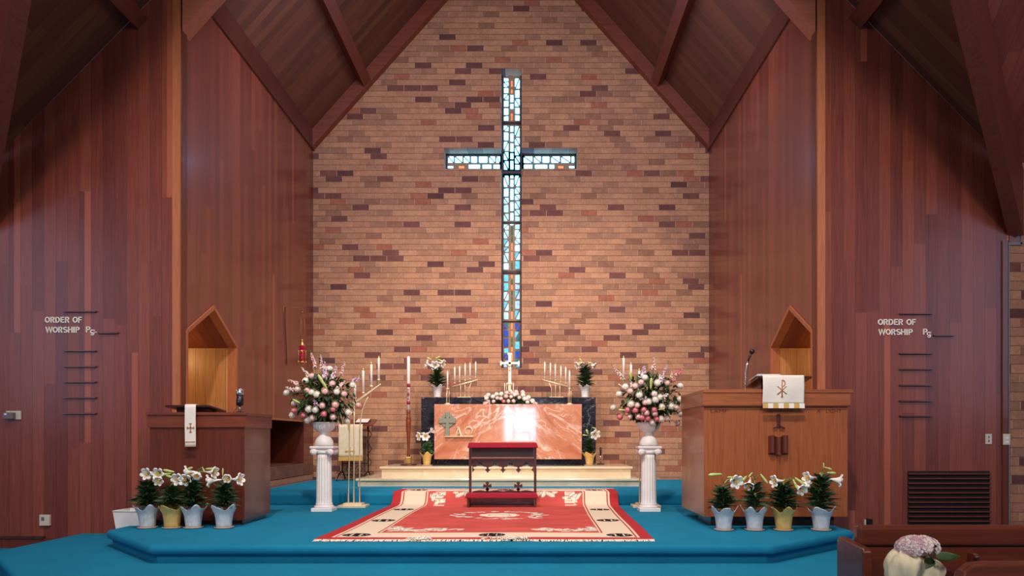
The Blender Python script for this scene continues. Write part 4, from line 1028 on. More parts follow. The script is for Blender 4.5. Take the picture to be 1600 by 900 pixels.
# lower wavy board with two crosses
m = MB(); pp = [(X(738),Zz(790))]+[(X(834),Zz(790))]
for i in range(49):
    u = 1-i/48; pp.append((X(738+96*u), Zz(768.2-2.2*abs(math.sin(u*PI*4))**1.0*(1 if True else 0))))
tr = tessellate_polygon([[Vector((p[0],p[1],0)) for p in pp]]); n = len(pp)
m.add([(p[0],Y1-0.008,p[1]) for p in pp]+[(p[0],Y1+0.01,p[1]) for p in pp], [tuple(x) for x in tr]+[tuple(i+n for i in x[::-1]) for x in tr]+[(i,(i+1)%n,(i+1)%n+n,i+n) for i in range(n)], False)
sub('lower_board', m, M['walnut'], t)
for cxx in (761.5,809.8):
    m = MB(); c0 = Vector((X(cxx),0,Zz(759.3))); r = 6.9*k1; pts = []
    for q4 in range(4):
        a = q4*PI/2
        for da, rr in ((-0.50,1.0),(-0.2,0.93),(0.0,0.98),(0.2,0.93),(0.50,1.0),(PI/4,0.25)):
            pts.append((c0.x+math.cos(a+da)*r*rr, c0.z+math.sin(a+da)*r*rr))
    m.prism(pts, 0.018, XZ(Y1-0.008)); m.prism([(c0.x-0.02,Zz(769)),(c0.x+0.02,Zz(769)),(c0.x+0.012,Zz(763)),(c0.x-0.012,Zz(763))], 0.018, XZ(Y1-0.008))
    sub('cross_finial', m, M['walnut_z'], t)
X2 = lambda x: X(x,Y0)
sub('kneeling_cushion', cushion(X2(726),X2(841),Y0-0.02,Y0+0.22,Zz(778.5,Y0),Zz(771.2,Y0)), M['velvet'], t, 'red velvet kneeling cushion', bevel=0.012, seg=3)
for x in (731.5,835.5): sub('leg', B((X2(x)-0.014,Y0,ZR),(X2(x)+0.014,Y1+0.01,Zz(778.3,Y0))), M['walnut_z'], t)
for x in (761.5,810): sub('brace', B((X2(x)-0.04,Y0+0.03,ZR+0.06),(X2(x)+0.04,Y0+0.05,Zz(778.3,Y0))), M['walnut_z'], t)
sub('stretcher', B((X2(731),Y1-0.03,ZR),(X2(836),Y1-0.01,ZR+0.03)), M['walnut'], t)

# ---- credence lectern with banner at the back left
Y = 12.72; k = Y/F; q = lambda x, y, YY=Y: P(x,y,YY)
t = thing('book_stand', tuple((q(557,0).x,12.85,Z3)), 'wrought-iron book stand with sloping wooden top by the brick wall', 'book stand')
a, b = q(538,663), q(585,655)
sub('desk_top', slant_board(q(537,0).x, q(585,0).x, 12.58, 12.95, q(0,663,12.58).z, q(0,655,12.95).z, 0.03), M['pew'], t, bevel=0.004)
for x in (532,573):
    X_ = q(x,0).x; m = MB(); m.tube([(X_,12.84,q(0,664).z),(X_,12.84,Z3+0.16)], 0.011, 8)
    m.tube([(X_,12.84,Z3+0.16),(X_-0.01,12.7,Z3+0.13),(X_-0.03,12.62,Z3+0.06),(X_-0.03,12.58,Z3+0.012)], 0.011, 8)
    m.tube([(X_,12.84,Z3+0.16),(X_,12.95,Z3+0.12),(X_,13.04,Z3+0.02)], 0.011, 8); sub('leg', m, M['iron'], t)
m = MB(); x0, x1 = q(532,0).x, q(573,0).x
for z in (Z3+0.30, Z3+0.1, q(0,672).z): m.tube([(x0,12.84,z),(x1,12.84,z)], 0.007, 6)
sub('rail', m, M['iron'], t)
def scroll(m, cx, y, cz, r, s):
    m.tube([(cx+s*r*(1-j/22)*math.cos(j*0.45), y, cz+r*(1-j/22)*math.sin(j*0.45)) for j in range(19)], 0.006, 6)
for i, (dx, dz, r, s) in enumerate([(0.12,0.20,0.07,1),(0.30,0.20,0.07,-1),(0.14,0.08,0.05,-1),(0.3,0.08,0.05,1),(-0.05,0.12,0.05,-1),(0.5,0.12,0.05,1)]):
    m = MB(); scroll(m, x0+dx, 12.84, Z3+dz, r, s); sub('scroll', m, M['iron'], t)
m = MB(); xx = x1+0.02
for z0_, z1_ in ((0.75,0.98),(0.5,0.74),(0.26,0.5)):
    m.tube([(xx+0.035*math.sin(u*2*PI), 12.84, Z3+z0_+(z1_-z0_)*u) for u in np.linspace(0,1,13)], 0.007, 6)
sub('side_scroll', m, M['iron'], t)
t = thing('altar_book', tuple((q(573,0).x,12.8,q(0,657).z)), 'dark open book lying on the wrought-iron book stand', 'book')
sub('cover', slant_board(q(556,0).x,q(577,0).x,12.64,12.86,q(0,660.2,12.64).z,q(0,655.0,12.86).z,0.012), M['black_p'], t)
sub('pages', slant_board(q(557,0).x,q(576,0).x,12.65,12.85,q(0,659.2,12.65).z,q(0,654.2,12.85).z,0.008), M['cloth'], t)
zc, zb = q(0,666,12.56).z, q(0,714,12.56).z; x0, x1 = q(529,0,12.56).x, q(566.5,0,12.56).x
t = hanging('stand_banner', x0, x1, 12.565, q(0,663.5,12.565).z, zb, M['banner'], 0.05, 'cream brocade banner with gold hem hanging from the book stand', 'banner', q(0,663,12.58).z, 0.006)
m = MB(); m.box((x0,12.552,q(0,720,12.56).z),(x1,12.562,zb)); sub('gold_hem', m, M['goldcloth'], t)
m = MB(); c = q(547,705,12.55); crossbar(m, c.x, c.z, 0.05, 0.06, 0.007, 12.556, 0.006); m.ball((c.x-0.07,12.552,c.z), 0.018, sc=(1,0.3,1)); m.ball((c.x+0.07,12.552,c.z), 0.018, sc=(1,0.3,1)); sub('embroidery', m, M['goldcloth'], t)
t = thing('ribbon_marker', tuple(q(549,672,12.54)), 'gold ribbon hanging over the top of the cream banner', 'ribbon')
m = MB(); m.add([(q(546.5,0).x,12.6,q(0,658.6).z),(q(549.5,0).x,12.6,q(0,658.6).z),(q(550,0).x,12.545,q(0,662).z),(q(547,0).x,12.545,q(0,662).z),(q(551,0).x,12.54,q(0,671).z),(q(548.5,0).x,12.54,q(0,672).z)], [(0,1,2,3),(3,2,4,5)]); sub('ribbon', m, M['goldcloth'], t, solid=0.004)

# ---- sanctuary lamp on a wall bracket
Y = 11.6; q = lambda x, y: P(x,y,Y); c = q(472.3,0)
t = thing('sanctuary_lamp', (c.x,Y,q(0,568).z), 'ruby glass sanctuary lamp hanging on chains from the left chancel wall', 'lamp')
m = MB(); m.tube([(-HX,Y,q(0,481).z),(-HX+0.05,Y,q(0,480.2).z),(c.x,Y,q(0,480.5).z)], 0.0035, 8); m.box((-HX,Y-0.02,q(0,488).z),(-HX+0.012,Y+0.02,q(0,478).z)); sub('bracket', m, M['brass_d'], t)
m = MB(); m.tube([(-HX+0.02,Y,q(0,480).z),(-HX+0.012,Y+0.02,q(0,500).z),(-HX+0.012,Y+0.1,q(0,552).z),(-HX+0.012,Y+0.11,q(0,569).z)], 0.006, 6); sub('wall_line', m, M['iron'], t)  # thin dark line running down the wall from the bracket
m = MB(); m.tube([(c.x,Y,q(0,480.5).z),(c.x+0.012,Y,q(0,484).z),(c.x,Y,q(0,486.5).z)], 0.004, 6); m.lathe([(0.03,0),(0.03,0.012),(0.008,0.022)], (c.x,Y,q(0,488.8).z), 14); sub('hook', m, M['brass_d'], t)
for a in range(3):
    an = a*2*PI/3+0.5; m = MB(); m.tube([(c.x+0.026*math.cos(an),Y+0.026*math.sin(an),q(0,488.5).z),(c.x+0.055*math.cos(an),Y+0.055*math.sin(an),q(0,545).z)], 0.0028, 5); sub('chain', m, M['brass_d'], t)
zb, zt = q(0,566).z, q(0,541).z
m = MB(); m.lathe([(0.042,0),(0.045,0.01),(0.045,zt-zb)], (c.x,Y,zb), 20); sub('glass', m, M['redglass'], t, 'ruby red glass')
m = MB(); m.lathe([(0.03,-0.02),(0.048,-0.006),(0.048,0.008)], (c.x,Y,zb), 20); m.lathe([(0.048,0.17),(0.048,0.185)], (c.x,Y,zb), 20, cap=False)
for a in range(4):
    an = a*PI/2+0.5; e = lambda r: (c.x+r*math.cos(an), Y+r*math.sin(an))
    m.tube([(*e(0.05),zb-0.01),(*e(0.062),zb),(*e(0.058),zb+0.025)], 0.006, 6); m.tube([(*e(0.052),zb-0.005),(*e(0.053),zb+0.17),(*e(0.06),zb+0.185),(*e(0.066),zb+0.17)], 0.006, 6)
sub('cage', m, M['gold'], t)
m = MB(); m.lathe([(0.046,0),(0.03,0.035),(0.012,0.06),(0.01,0.08),(0.02,0.095),(0.002,0.115)], (c.x,Y,zt), 16); sub('lid', m, M['gold'], t)

# ---- white waste bin
t = thing('waste_bin', (-3.82,7.85,Z1), 'plain white rectangular bin on the lower step behind the left lilies', 'bin')
zb = Z1+0.012; zt = P(0,797.5,7.77).z
xa, xb = P(189.5,0,7.77).x, -3.66
xt0, xt1 = P(184.5,0,7.77).x, -3.64
m = MB(); bo = [(xa,7.70,Z1),(xb-0.02,7.70,Z1),(xb-0.02,7.95,Z1),(xa,7.95,Z1)]; to = [(xt0,7.67,zt),(xt1,7.67,zt),(xt1,7.99,zt),(xt0,7.99,zt)]
ti = [(xt0+.012,7.682,zt),(xt1-.012,7.682,zt),(xt1-.012,7.978,zt),(xt0+.012,7.978,zt)]; bi = [(p[0]+(0.012 if i in (0,3) else -0.012),p[1]+(0.012 if i < 2 else -0.012),Z1+0.02) for i, p in enumerate(bo)]
vs = bo+to+ti+bi; fs = [(3,2,1,0)]
for i in range(4):
    j = (i+1) % 4; fs += [(i,j,j+4,i+4),(i+4,j+4,j+8,i+8),(i+8,j+8,j+12,i+12)]
fs.append((12,13,14,15)); m.add(vs, fs, False); sub('bin_body', m, M['white'], t)
m = MB(); 
for i in range(4): m.tube([to[i], to[(i+1) % 4]], 0.007, 6)
sub('rim', m, M['white'], t)

# ---- pew screen and pew at the right
t = thing('pew_screen', (3.2,3.55,0), 'dark red-brown wooden screen in front of the first pew at lower right', 'pew screen')
YS = 3.62; sx0 = P(1337,0,YS).x; zt = P(0,820.5,YS).z; zr = P(0,852.5,YS).z
sub('top_rail', B((sx0,YS-0.03,zr),(5.6,YS+0.035,zt)), M['pew'], t, bevel=0.018, seg=3)
sub('panel', B((sx0+0.03,YS-0.012,0.12),(5.6,YS+0.012,zr+0.01)), M['pew'], t)
sub('bottom_rail', B((sx0+0.03,YS-0.025,0.0),(5.6,YS+0.025,0.14)), M['pew'], t)
pA, pB = P(1347,849,3.45), P(1319,841.5,3.70)
m = MB(); xe = pA.x
m.prism([(3.44,0),(3.74,0),(3.74,0.70),(3.72,0.725),(3.46,0.705),(3.44,0.69)], 0.045, YZ(xe,1)); sub('end_post', m, M['pew'], t, bevel=0.01, seg=3)
m = B((P(1510,0,YS).x,YS-0.06,0.3),(P(1517,0,YS).x,YS-0.012,zr-0.03)); sub('book_rack_bracket', m, M['pew'], t, bevel=0.006)
m = MB(); m.ball((P(1513,0,YS).x,YS-0.065,P(0,868,YS).z), 0.012); sub('peg', m, M['walnut'], t)
YP = 2.3; t = thing('pew', (2.2,2.4,0), 'nearer wooden pew cut off by the bottom right corner', 'pew')
xp0 = P(1522,0,YP).x; zp = P(0,879.5,YP).z
m = MB(); m.prism([(xp0-0.05,0.3),(xp0-0.05,zp-0.09),(xp0-0.035,zp-0.03),(xp0,zp-0.004),(xp0+0.04,zp),(4.5,zp),(4.5,0.3)], 0.05, XZ(YP)); sub('backrest', m, M['pew'], t, bevel=0.012, seg=3)
# pew end with a sloping arm
xe = P(1470,0,2.62).x
m = MB(); m.prism([(2.30,0),(2.95,0),(2.95,0.55),(2.72,0.62),(2.62,0.735),(2.5,0.725),(2.38,0.70),(2.3,0.70)], 0.05, YZ(xe-0.03,1)); sub('pew_end', m, M['pew'], t, bevel=0.012, seg=3)
sub('seat', B((xe,2.34,0.40),(4.5,2.80,0.44)), M['pew'], t, bevel=0.01)
m = MB(); m.tube([(xe+0.0,2.60,0.735),(xe+0.10,2.45,0.70),(xp0,YP+0.03,0.70)], 0.03, 10); sub('arm_rail', m, M['pew'], t)
# ------------------------------------------------------------------ rug
def rug():
    path = [(6.47,0.334),(9.70,0.334),(9.80,0.345),(9.87,0.385),(9.905,0.44),(9.925,0.485),(9.955,0.502),(10.02,0.5),(10.58,0.499)]
    seg = [math.dist(path[i], path[i+1]) for i in range(len(path)-1)]; tot = sum(seg); cum = np.concatenate([[0], np.cumsum(seg)])
    nu, nv = 380, 300
    us = np.linspace(-1.5, 1.5, nu+1); vs_ = np.linspace(0, tot, nv+1)
    Yp = np.interp(vs_, cum, [p[0] for p in path]); Zp = np.interp(vs_, cum, [p[1] for p in path])
    U, V = np.meshgrid(us, vs_)
    fr = V/tot
    X = np.where(U < 0, U/1.5*(1.55-0.05*fr), U/1.5*(1.44+0.10*fr)) + 0.006*np.sin(V*2.3)
    Yg = np.repeat(Yp[:,None], nu+1, 1); Zg = np.repeat(Zp[:,None], nu+1, 1)+0.002*np.sin(U*3+V*2)
    red = np.array(lin(206,88,80)[:3]); edge = np.array(lin(184,54,58)[:3]); cream = np.array(lin(232,212,184)[:3]); navy = np.array(lin(30,24,34)[:3]); grey = np.array(lin(132,136,138)[:3]); pale = np.array(lin(244,230,204)[:3])
    C = np.zeros(U.shape+(3,)); C[:] = red
    rg = np.random.RandomState(5)
    n = rg.rand(40,30)                                   # cloudy abrash of the hand-dyed field
    iy = np.clip(V/tot*38,0,38); ix = np.clip((U+1.5)/3*12,0,28); a = iy.astype(int); b = ix.astype(int); fy = (iy-a)[...,None]; fx = (ix-b)[...,None]
    nn = (n[a,b][...,None]*(1-fy)*(1-fx)+n[np.minimum(a+1,39),b][...,None]*fy*(1-fx)+n[a,b+1][...,None]*(1-fy)*fx+n[np.minimum(a+1,39),b+1][...,None]*fy*fx)
    C = C*(0.82+0.36*nn)
    du = 1.5-np.abs(U); dv = np.minimum(V, tot-V)
    bo = np.minimum(du, dv)
    C[bo < 0.115] = edge
    band = (bo >= 0.115) & (bo < 0.47); C[band] = cream
    for c0 in (0.145, 0.445): C[(np.abs(bo-c0) < 0.006)] = edge*0.9
    def ell(cu, cv, ru, rv, ang=0.0):
        ca, sa = math.cos(ang), math.sin(ang); x = (U-cu)*ca+(V-cv)*sa; y = -(U-cu)*sa+(V-cv)*ca
        return (x/ru)**2+(y/rv)**2
    meds = [(-1.21,0.29),(1.21,0.29),(0,0.29),(-1.21,tot-0.29),(1.21,tot-0.29),(0,tot-0.29)]
    for s in (-1,1): meds += [(s*1.21,0.29+(tot-0.58)*k/3) for k in (1,2)]
    for cu, cv in meds:
        e = ell(cu,cv,0.125,0.12); C[e < 1] = navy
        r = np.sqrt(e); 
        C[(r > 0.66) & (r < 0.74) & (np.sin(6*np.arctan2(V-cv,U-cu)) > 0.4)] = cream
        C[(e < 0.5) & (np.abs(np.abs(U-cu)-0.04) < 0.007)] = cream
        pass
    rr = random.Random(3)
    def sprig(cu, cv, n, su, sv, big=1.0):
        for _ in range(n):
            x, y = cu+rr.gauss(0,su), cv+rr.gauss(0,sv); an = rr.uniform(-1.2,1.2); r1, r2 = rr.uniform(0.035,0.07)*big, rr.uniform(0.014,0.026)*big
            ins = (np.abs(U) < 1.02) & (V > 0.5) & (V < tot-0.49)
            C[(ell(x,y,r1+0.008,r2+0.006,an) < 1) & ins] = grey
            C[(ell(x,y,r1,r2,an) < 1) & ins] = pale
    for s in (-1,1):
        for k in range(7): sprig(s*(0.98-0.09*k), 0.60+0.02*k+0.09*max(0,2-k), 6, 0.06, 0.045)
        sprig(s*0.97, 0.78, 10, 0.05, 0.08)
    # centre medallion: rosette and a ring of sprigs
    c0 = 2.05
    for k in range(18):
        a = 2*PI*k/18; sprig(0.47*math.cos(a), c0+0.40*math.sin(a), 3, 0.035, 0.03, 1.0)
    for k in range(9):
        a = 2*PI*k/9; e = ell(0.16*math.cos(a), c0+0.15*math.sin(a), 0.075, 0.08); C[e < 1] = pale
    C[ell(0,c0,0.2,0.19) < 1] = pale; C[(ell(0,c0,0.13,0.12) < 1) & (ell(0,c0,0.115,0.10) > 1)] = red
    # far corners on the upper step: key fret and leafy sprays
    for s in (-1,1):
        u0, v0 = 0.86, tot-0.62
        for k in range(3):
            for du_, dv_, w, h in ((0,0,0.13,0.016),(0,0.05,0.13,0.016),(-0.06,0.025,0.016,0.06)):
                cu, cv = s*(u0+du_), v0-0.14*k-dv_
                C[(np.abs(U-cu) < w/2) & (np.abs(V-cv) < h/2+0.008)] = pale
        for (x, y, an) in ((0.52,-0.44,1.2),(0.58,-0.36,0.2),(0.46,-0.36,2.5),(0.52,-0.28,1.5),(0.60,-0.46,-0.5),(0.44,-0.46,0.7),(0.28,-0.24,0.9),(0.2,-0.22,2.2)):
            cu, cv = s*x, tot+y-0.22; an = an*s
            C[ell(cu,cv,0.075,0.034,an) < 1] = grey; C[ell(cu,cv,0.066,0.026,an) < 1] = pale
        for (x, y) in ((0.66,-0.52),(0.45,-0.55),(0.75,-0.3)): C[ell(s*x,tot+y-0.12,0.035,0.03) < 1] = pale
        e = ell(s*0.17,tot-0.5,0.06,0.07); C[(e < 1) & (e > 0.6)] = grey
        sprig(s*0.9, tot-0.72, 8, 0.05, 0.06)
    t = thing('rug', (0, 8.5, Z2), 'red and cream fringed rug running up the blue carpeted step', 'rug')
    nvt = (nu+1)*(nv+1); org = np.array([0,8.5,Z2])
    vt = np.stack([X,Yg,Zg],-1).reshape(-1,3)
    vb = vt-np.array([0,0,0.011])
    idx = np.arange(nvt).reshape(nv+1,nu+1)
    f = np.stack([idx[:-1,:-1],idx[:-1,1:],idx[1:,1:],idx[1:,:-1]],-1).reshape(-1,4)
    loop = list(idx[0,:])+list(idx[1:,-1])+list(idx[-1,-2::-1])+list(idx[-2:0:-1,0])
    side = [(int(loop[i]),int(loop[i])+nvt,int(loop[(i+1)%len(loop)])+nvt,int(loop[(i+1)%len(loop)])) for i in range(len(loop))]
    me = bpy.data.meshes.new('pile'); me.from_pydata((np.concatenate([vt,vb])-org).tolist(), [], f.tolist()+side)
    col = me.color_attributes.new('pattern', 'FLOAT_COLOR', 'POINT')
    cc = np.ones((2*nvt,4)); cc[:nvt,:3] = C.reshape(-1,3); cc[nvt:,:3] = C.reshape(-1,3); col.data.foreach_set('color', cc.ravel())
    me.polygons.foreach_set('use_smooth', [True]*len(f)+[False]*len(side))
    m = NT('rug_wool'); p, _ = m.pos(); nz = m.noise(p, 190, 2, 0.6)
    at = m.n('ShaderNodeVertexColor', layer_name='pattern')
    me.materials.append(m.out(m.mix(0.5, at.outputs['Color'], m.ramp(nz, [(0.3,(0.7,0.7,0.7,1)),(0.7,(1.2,1.2,1.2,1))]), 'MULTIPLY'), 0.95, nz, 0.3, 0.005, spec=0.1))
    o = bpy.data.objects.new('pile', me); COL.objects.link(o); o.parent = t
    r2 = random.Random(8)
    for (vi, y0, z0, sg, x0, x1) in ((0, 6.475, 0.328, -1, -1.55, 1.44), (nv, 10.575, 0.494, 1, -1.5, 1.54)):
        fm = MB(); x = x0
        while x < x1:
            L = r2.uniform(0.05,0.085) if not (sg < 0 and 0.05 < x < 0.35) else r2.uniform(0.03,0.06); sk = r2.uniform(-0.02,0.02); w = 0.008
            zf = z0-0.004
            fm.add([(x,y0-sg*0.01,z0+0.005),(x+w,y0-sg*0.01,z0+0.005),(x+w+sk,y0+sg*L,zf),(x+sk,y0+sg*L,zf),(x+sk*0.5+w*0.5,y0+sg*L*0.5,z0+0.008)], [(0,1,4),(1,2,4),(2,3,4),(3,0,4)], False); x += 0.0065
        if sg < 0:                                       # tangled tufts lying over the front edge
            for k in range(120):
                x = r2.choice((r2.gauss(0.16,0.09), r2.gauss(-0.62,0.04))); a = r2.uniform(0,2*PI); L = r2.uniform(0.03,0.08)
                y_ = y0-0.01+r2.gauss(0,0.03)
                fm.tube([(x,y_,z0+0.012),(x+L*0.5*math.cos(a),y_+L*0.5*math.sin(a),z0+r2.uniform(0.015,0.03)),(x+L*math.cos(a),y_+L*math.sin(a),z0+0.014)], 0.004, 4)
        o = sub('fringe', fm, M['fringe'], t, 'cream knotted fringe')
M['fringe'] = plain('cream_fringe', (236, 226, 208), 0.9, var=0.06, scale=60)
rug()

# ------------------------------------------------------------------ lilies
def lily_flower(m, st, mouth, d, L=0.13, R=0.062, open_=1.0):
    d = Vector(d).normalized(); base = Vector(mouth)-d*L
    n = 36
    prof = [(0.006,0),(0.009,0.2),(0.014,0.42),(0.022,0.62),(0.034,0.78),(0.050,0.90),(R*0.93,0.97),(R,0.985),(R*1.05,0.96)]
    def mod(r, z, a, k):
        lob = abs(math.cos(3*a)); f = max(0, (k-3)/5)
        return r*(1-0.42*f*(1-lob**0.55))*(1 if k < 5 else open_), (z*L)-0.02*f*(1-lob)-(0.012*lob if k == 8 else 0)
    q = prof
    m.mi = 0; m.lathe(q, base, n, mod, cap=False, axis=d)
    s = d.orthogonal().normalized(); w = d.cross(s)
    m = st; m.mi = 0
    for i in range(6):
        a = i*PI/3; e = base+d*L*0.92+(s*math.cos(a)+w*math.sin(a))*0.016
        m.tube([base+d*L*0.5, e], 0.0018, 4); m.ball(e, 0.006, 6, 4)
    m.mi = 1; m.tube([base+d*L*0.4, base+d*L*1.0], 0.0025, 5); m.ball(base+d*L*1.0, 0.0055, 6, 4)
    return base
def bud(m, c, d, L=0.11, r=0.013):
    d = Vector(d).normalized(); base = Vector(c)-d*L*0.5
    m.lathe([(0.003,0),(r*0.6,0.12*L),(r*0.8,0.4*L),(r,0.7*L),(r*0.8,0.88*L),(r*0.25,L)], base, 10, lambda a_, z, a, k: (a_*(1+0.08*math.cos(6*a)), z), axis=d)
    return base
def lily(px, py, Y, z0, foil, label, group, top_py, flowers, buds, seed, sc=1.0, dense=64, leafmat='leafd', potH=0.21, spread=1.0, lift=()):
    r = random.Random(seed); c = P(px, py, Y); c.z = z0
    t = thing('potted_lily', tuple(c), label, 'potted lily', group)
    m = MB(); m.lathe([(0.066,0.0),(0.088,0.004),(0.096,0.014),(0.093,0.016),(0.08,0.008),(0.02,0.007)], c, 28); sub('saucer', m, M['saucer'], t)
    pts = r.choice((4,4,5)); ph = r.uniform(0,6)
    def mod(rr, z, a, k):
        w = math.cos(pts*a+ph)+0.35*math.cos((pts+3)*a+ph*2); f = max(0,(k-4)/4)
        cr = 0.0025*math.sin(17*a+k*1.3+ph)*(1 if k > 0 else 0)
        return (rr+cr)*(1+0.10*f*w), z+0.026*f*w
    k_ = potH/0.21
    m = MB(); m.lathe([(0.07,0.012),(0.072,0.04),(0.077,0.09),(0.083,0.13),(0.089,0.152),(0.098,0.172),(0.108,0.19),(0.116,0.205),(0.122,0.214)] if k_ >= 1 else [(a*0.9,b*k_) for a,b in [(0.062,0.012),(0.064,0.04),(0.071,0.09),(0.079,0.13),(0.086,0.152),(0.096,0.172),(0.108,0.19),(0.118,0.205),(0.126,0.214)]], c, 60, mod, cap=False)
    m.lathe([(0.0,0.0),(0.07,0.012)], c, 60, cap=False); sub('pot_cover', m, M[foil], t, solid=0.003)
    m = MB(); m.lathe([(0.001,0.145*k_),(0.078,0.14*k_)], c, 20, cap=False); sub('soil', m, M['dark'], t)
    zt = P(0, top_py, Y).z; H = zt-z0
    f = MB(); f.mi = 1
    lean = Vector((r.uniform(-0.015,0.015), -0.01, 0))
    sp = [c+Vector((0,0,0.13*k_)), c+lean*0.5+Vector((0,0,H*0.6)), c+lean+Vector((0,0,H))]
    f.tube(sp, [0.008,0.007,0.005], 8)
    f.mi = 0; za = 0.205*k_; zb = H*0.90
    dense = int(dense*2.3)
    for i in range(dense):
        u = (i+0.5)/dense; z = za+(zb-za)*u; a = i*2.39996+r.uniform(-0.3,0.3)
        L = (0.225-0.10*u**1.5)*r.uniform(0.8,1.1)*sc*spread; el = 0.42+0.25*u+r.uniform(-0.2,0.25)
        b = c+lean*u+Vector((0,0,z)); d = Vector((math.cos(a)*math.cos(el), math.sin(a)*math.cos(el), math.sin(el)))
        ur = r.uniform(-1.1,1.1); sd = Vector((-math.sin(a),math.cos(a),0))
        f.leaf(b, d, Vector((0,0,1))*math.cos(ur)+sd*math.sin(ur), L, 0.026*sc, droop=r.uniform(0.25,0.6), n=6, fold=0.22, shape=0.75)
    sub('foliage', f, [M[leafmat], M['stem']], t)
    topp = sp[-1]
    for fl in flowers:
        (fx, fy, d) = fl[:3]; L, R = (fl[3], fl[4]) if len(fl) > 3 else (0.13, 0.062)
        mouth = P(fx, fy, Y-0.02+(-0.05 if abs(d[1]) > 0.7 else 0)); g = MB(); st = MB()
        b = lily_flower(g, st, mouth, d, L*sc, R*sc)
        g.mi = 2; mid = (b+topp)/2+Vector((0,0,0.02)); at = topp-Vector((0,0,0.05)) if b.z < topp.z-0.03 else topp
        g.tube([at, mid, b+Vector(d).normalized()*0.01], [0.004,0.0035,0.004], 6)
        fo = sub('lily_flower', g, [M['lily'], M['stamen'], M['leafl']], t); sub('stamens', st, [M['stamen'], M['leafl']], fo, 'yellow stamens')
    for bx, by, d, L, rr in buds:
        g = MB(); g.mi = 0; b = bud(g, P(bx, by, Y-0.02), d, L*sc, rr*sc); g.mi = 1
        g.tube([topp, (b+topp)/2+Vector((0,0,0.012)), b], [0.004,0.003,0.003], 6)
        sub('lily_bud', g, [M['leafl'], M['stem']], t)
    return t
CAMF = (0,-1,-0.2); LF = (-1,-0.25,-0.12); RT = (1,-0.25,-0.12)
yl = 7.38; GL_ = 'lilies in front of the left lectern'
lily(230.5,825,yl,Z2,'foil_b','white lily in silver-blue foil, leftmost in front of the left lectern',GL_,748,[(226.4,741,(-0.15,-1,-0.1)),(245,741,(0.1,-1,-0.15)),(246.5,753,(0.2,-1,-0.4),0.11,0.05)],[(258,741,(-0.9,-0.2,-0.15),0.12,0.015),(264,736,(-0.9,-0.2,0.2),0.11,0.014)],1)
lily(269,825.5,yl,Z2,'foil_g','white lily in gold foil, second from left before the left lectern',GL_,757,[(275.5,750,(-0.1,-1,-0.25),0.13,0.066),(288,751,(0.25,-1,-0.25)),(297,744,(0.6,-0.7,-0.15),0.11,0.045)],[(263,744,(0.8,-0.3,-0.2),0.10,0.014)],2,dense=46)
lily(302,826.5,yl,Z2,'foil_b','white lily in silver-blue foil, third from left before the left lectern',GL_,744,[(287,737,(-1,-0.35,0.05)),(338,739,(1,-0.2,-0.1)),(307,745,(0.3,-1,-0.2),0.1,0.03)],[(330,732.5,(1,-0.1,0.02),0.12,0.013),(294,733,(0.9,0,0.35),0.10,0.012),(318,734,(0.4,0,-0.9),0.06,0.008)],3,dense=70)
lily(350,827,yl,Z2,'foil_b','white lily in silver-blue foil, rightmost in front of the left lectern',GL_,752,[(322.5,752,(-1,-0.25,-0.1),0.15,0.066),(378,749,(1,-0.25,0.02),0.15,0.066),(354,748.5,(0.1,-1,-0.1),0.10,0.042)],[(348,737.5,(0.05,0,1),0.08,0.008)],4)
yr = 7.20; GR_ = 'lilies in front of the right pulpit'
lily(1131,829,yr,Z2,'foil_b','white lily in silver-blue foil, leftmost in front of the pulpit',GR_,757,[(1152,754,(0.25,-1,-0.25),0.13,0.072)],[(1117.5,741.5,(-1,-0.1,-0.06),0.14,0.016),(1162.5,748,(-0.7,-0.5,-0.5),0.10,0.014),(1143,746,(-0.8,-0.3,0.05),0.1,0.012)],5,dense=58)
lily(1179,829,yr,Z2,'foil_b','white lily in silver foil, second from left in front of the pulpit',GR_,750,[(1170,761,(-0.35,-0.75,-0.7),0.13,0.052)],[(1194,748.5,(0.55,-0.1,-0.8),0.12,0.014),(1172.5,742,(-0.6,0,-0.7),0.06,0.009),(1179,770,(0.1,-0.5,-0.8),0.11,0.012)],6,dense=46)
lily(1224,829,yr,Z2,'foil_g','white lily in gold foil, third from left in front of the pulpit',GR_,752,[(1207,752.5,(-1,-0.3,-0.05),0.15,0.064),(1255,767,(0.3,-1,-0.5),0.12,0.060),(1266,761,(0.8,-0.4,-0.5),0.13,0.05)],[(1243,757.5,(0.35,-0.2,-0.9),0.12,0.015),(1250,752,(0.75,-0.3,-0.6),0.12,0.015)],7,dense=78,spread=1.05)
lily(1283,829,yr,Z2,'foil_b','white lily in silver-blue foil, rightmost in front of the pulpit',GR_,737,[(1258,747,(-1,-0.3,0.0),0.16,0.064),(1316,752,(1,-0.3,-0.2),0.16,0.068)],[(1294,732,(0.9,0,-0.3),0.08,0.011),(1299,739,(1,0,-0.05),0.09,0.013),(1287,727,(0,0,1),0.05,0.007)],8,dense=74)
lily(683.5,617.5,12.72,ZT,'foil_w','white lily in white foil on the left end of the black altar slab','lilies on the altar slab',573,[(664.5,568,(-0.85,-0.3,0.35),0.14,0.07),(679,571.5,(0,-1,-0.25),0.13,0.075),(694,569,(0.9,-0.3,-0.3),0.14,0.07)],[(671,560.5,(-0.8,0,0.4),0.09,0.013),(684,558.5,(0.8,0,0.35),0.09,0.013),(689,563.5,(0.8,-0.2,-0.4),0.11,0.015)],9,sc=1.12,dense=66,potH=0.2)
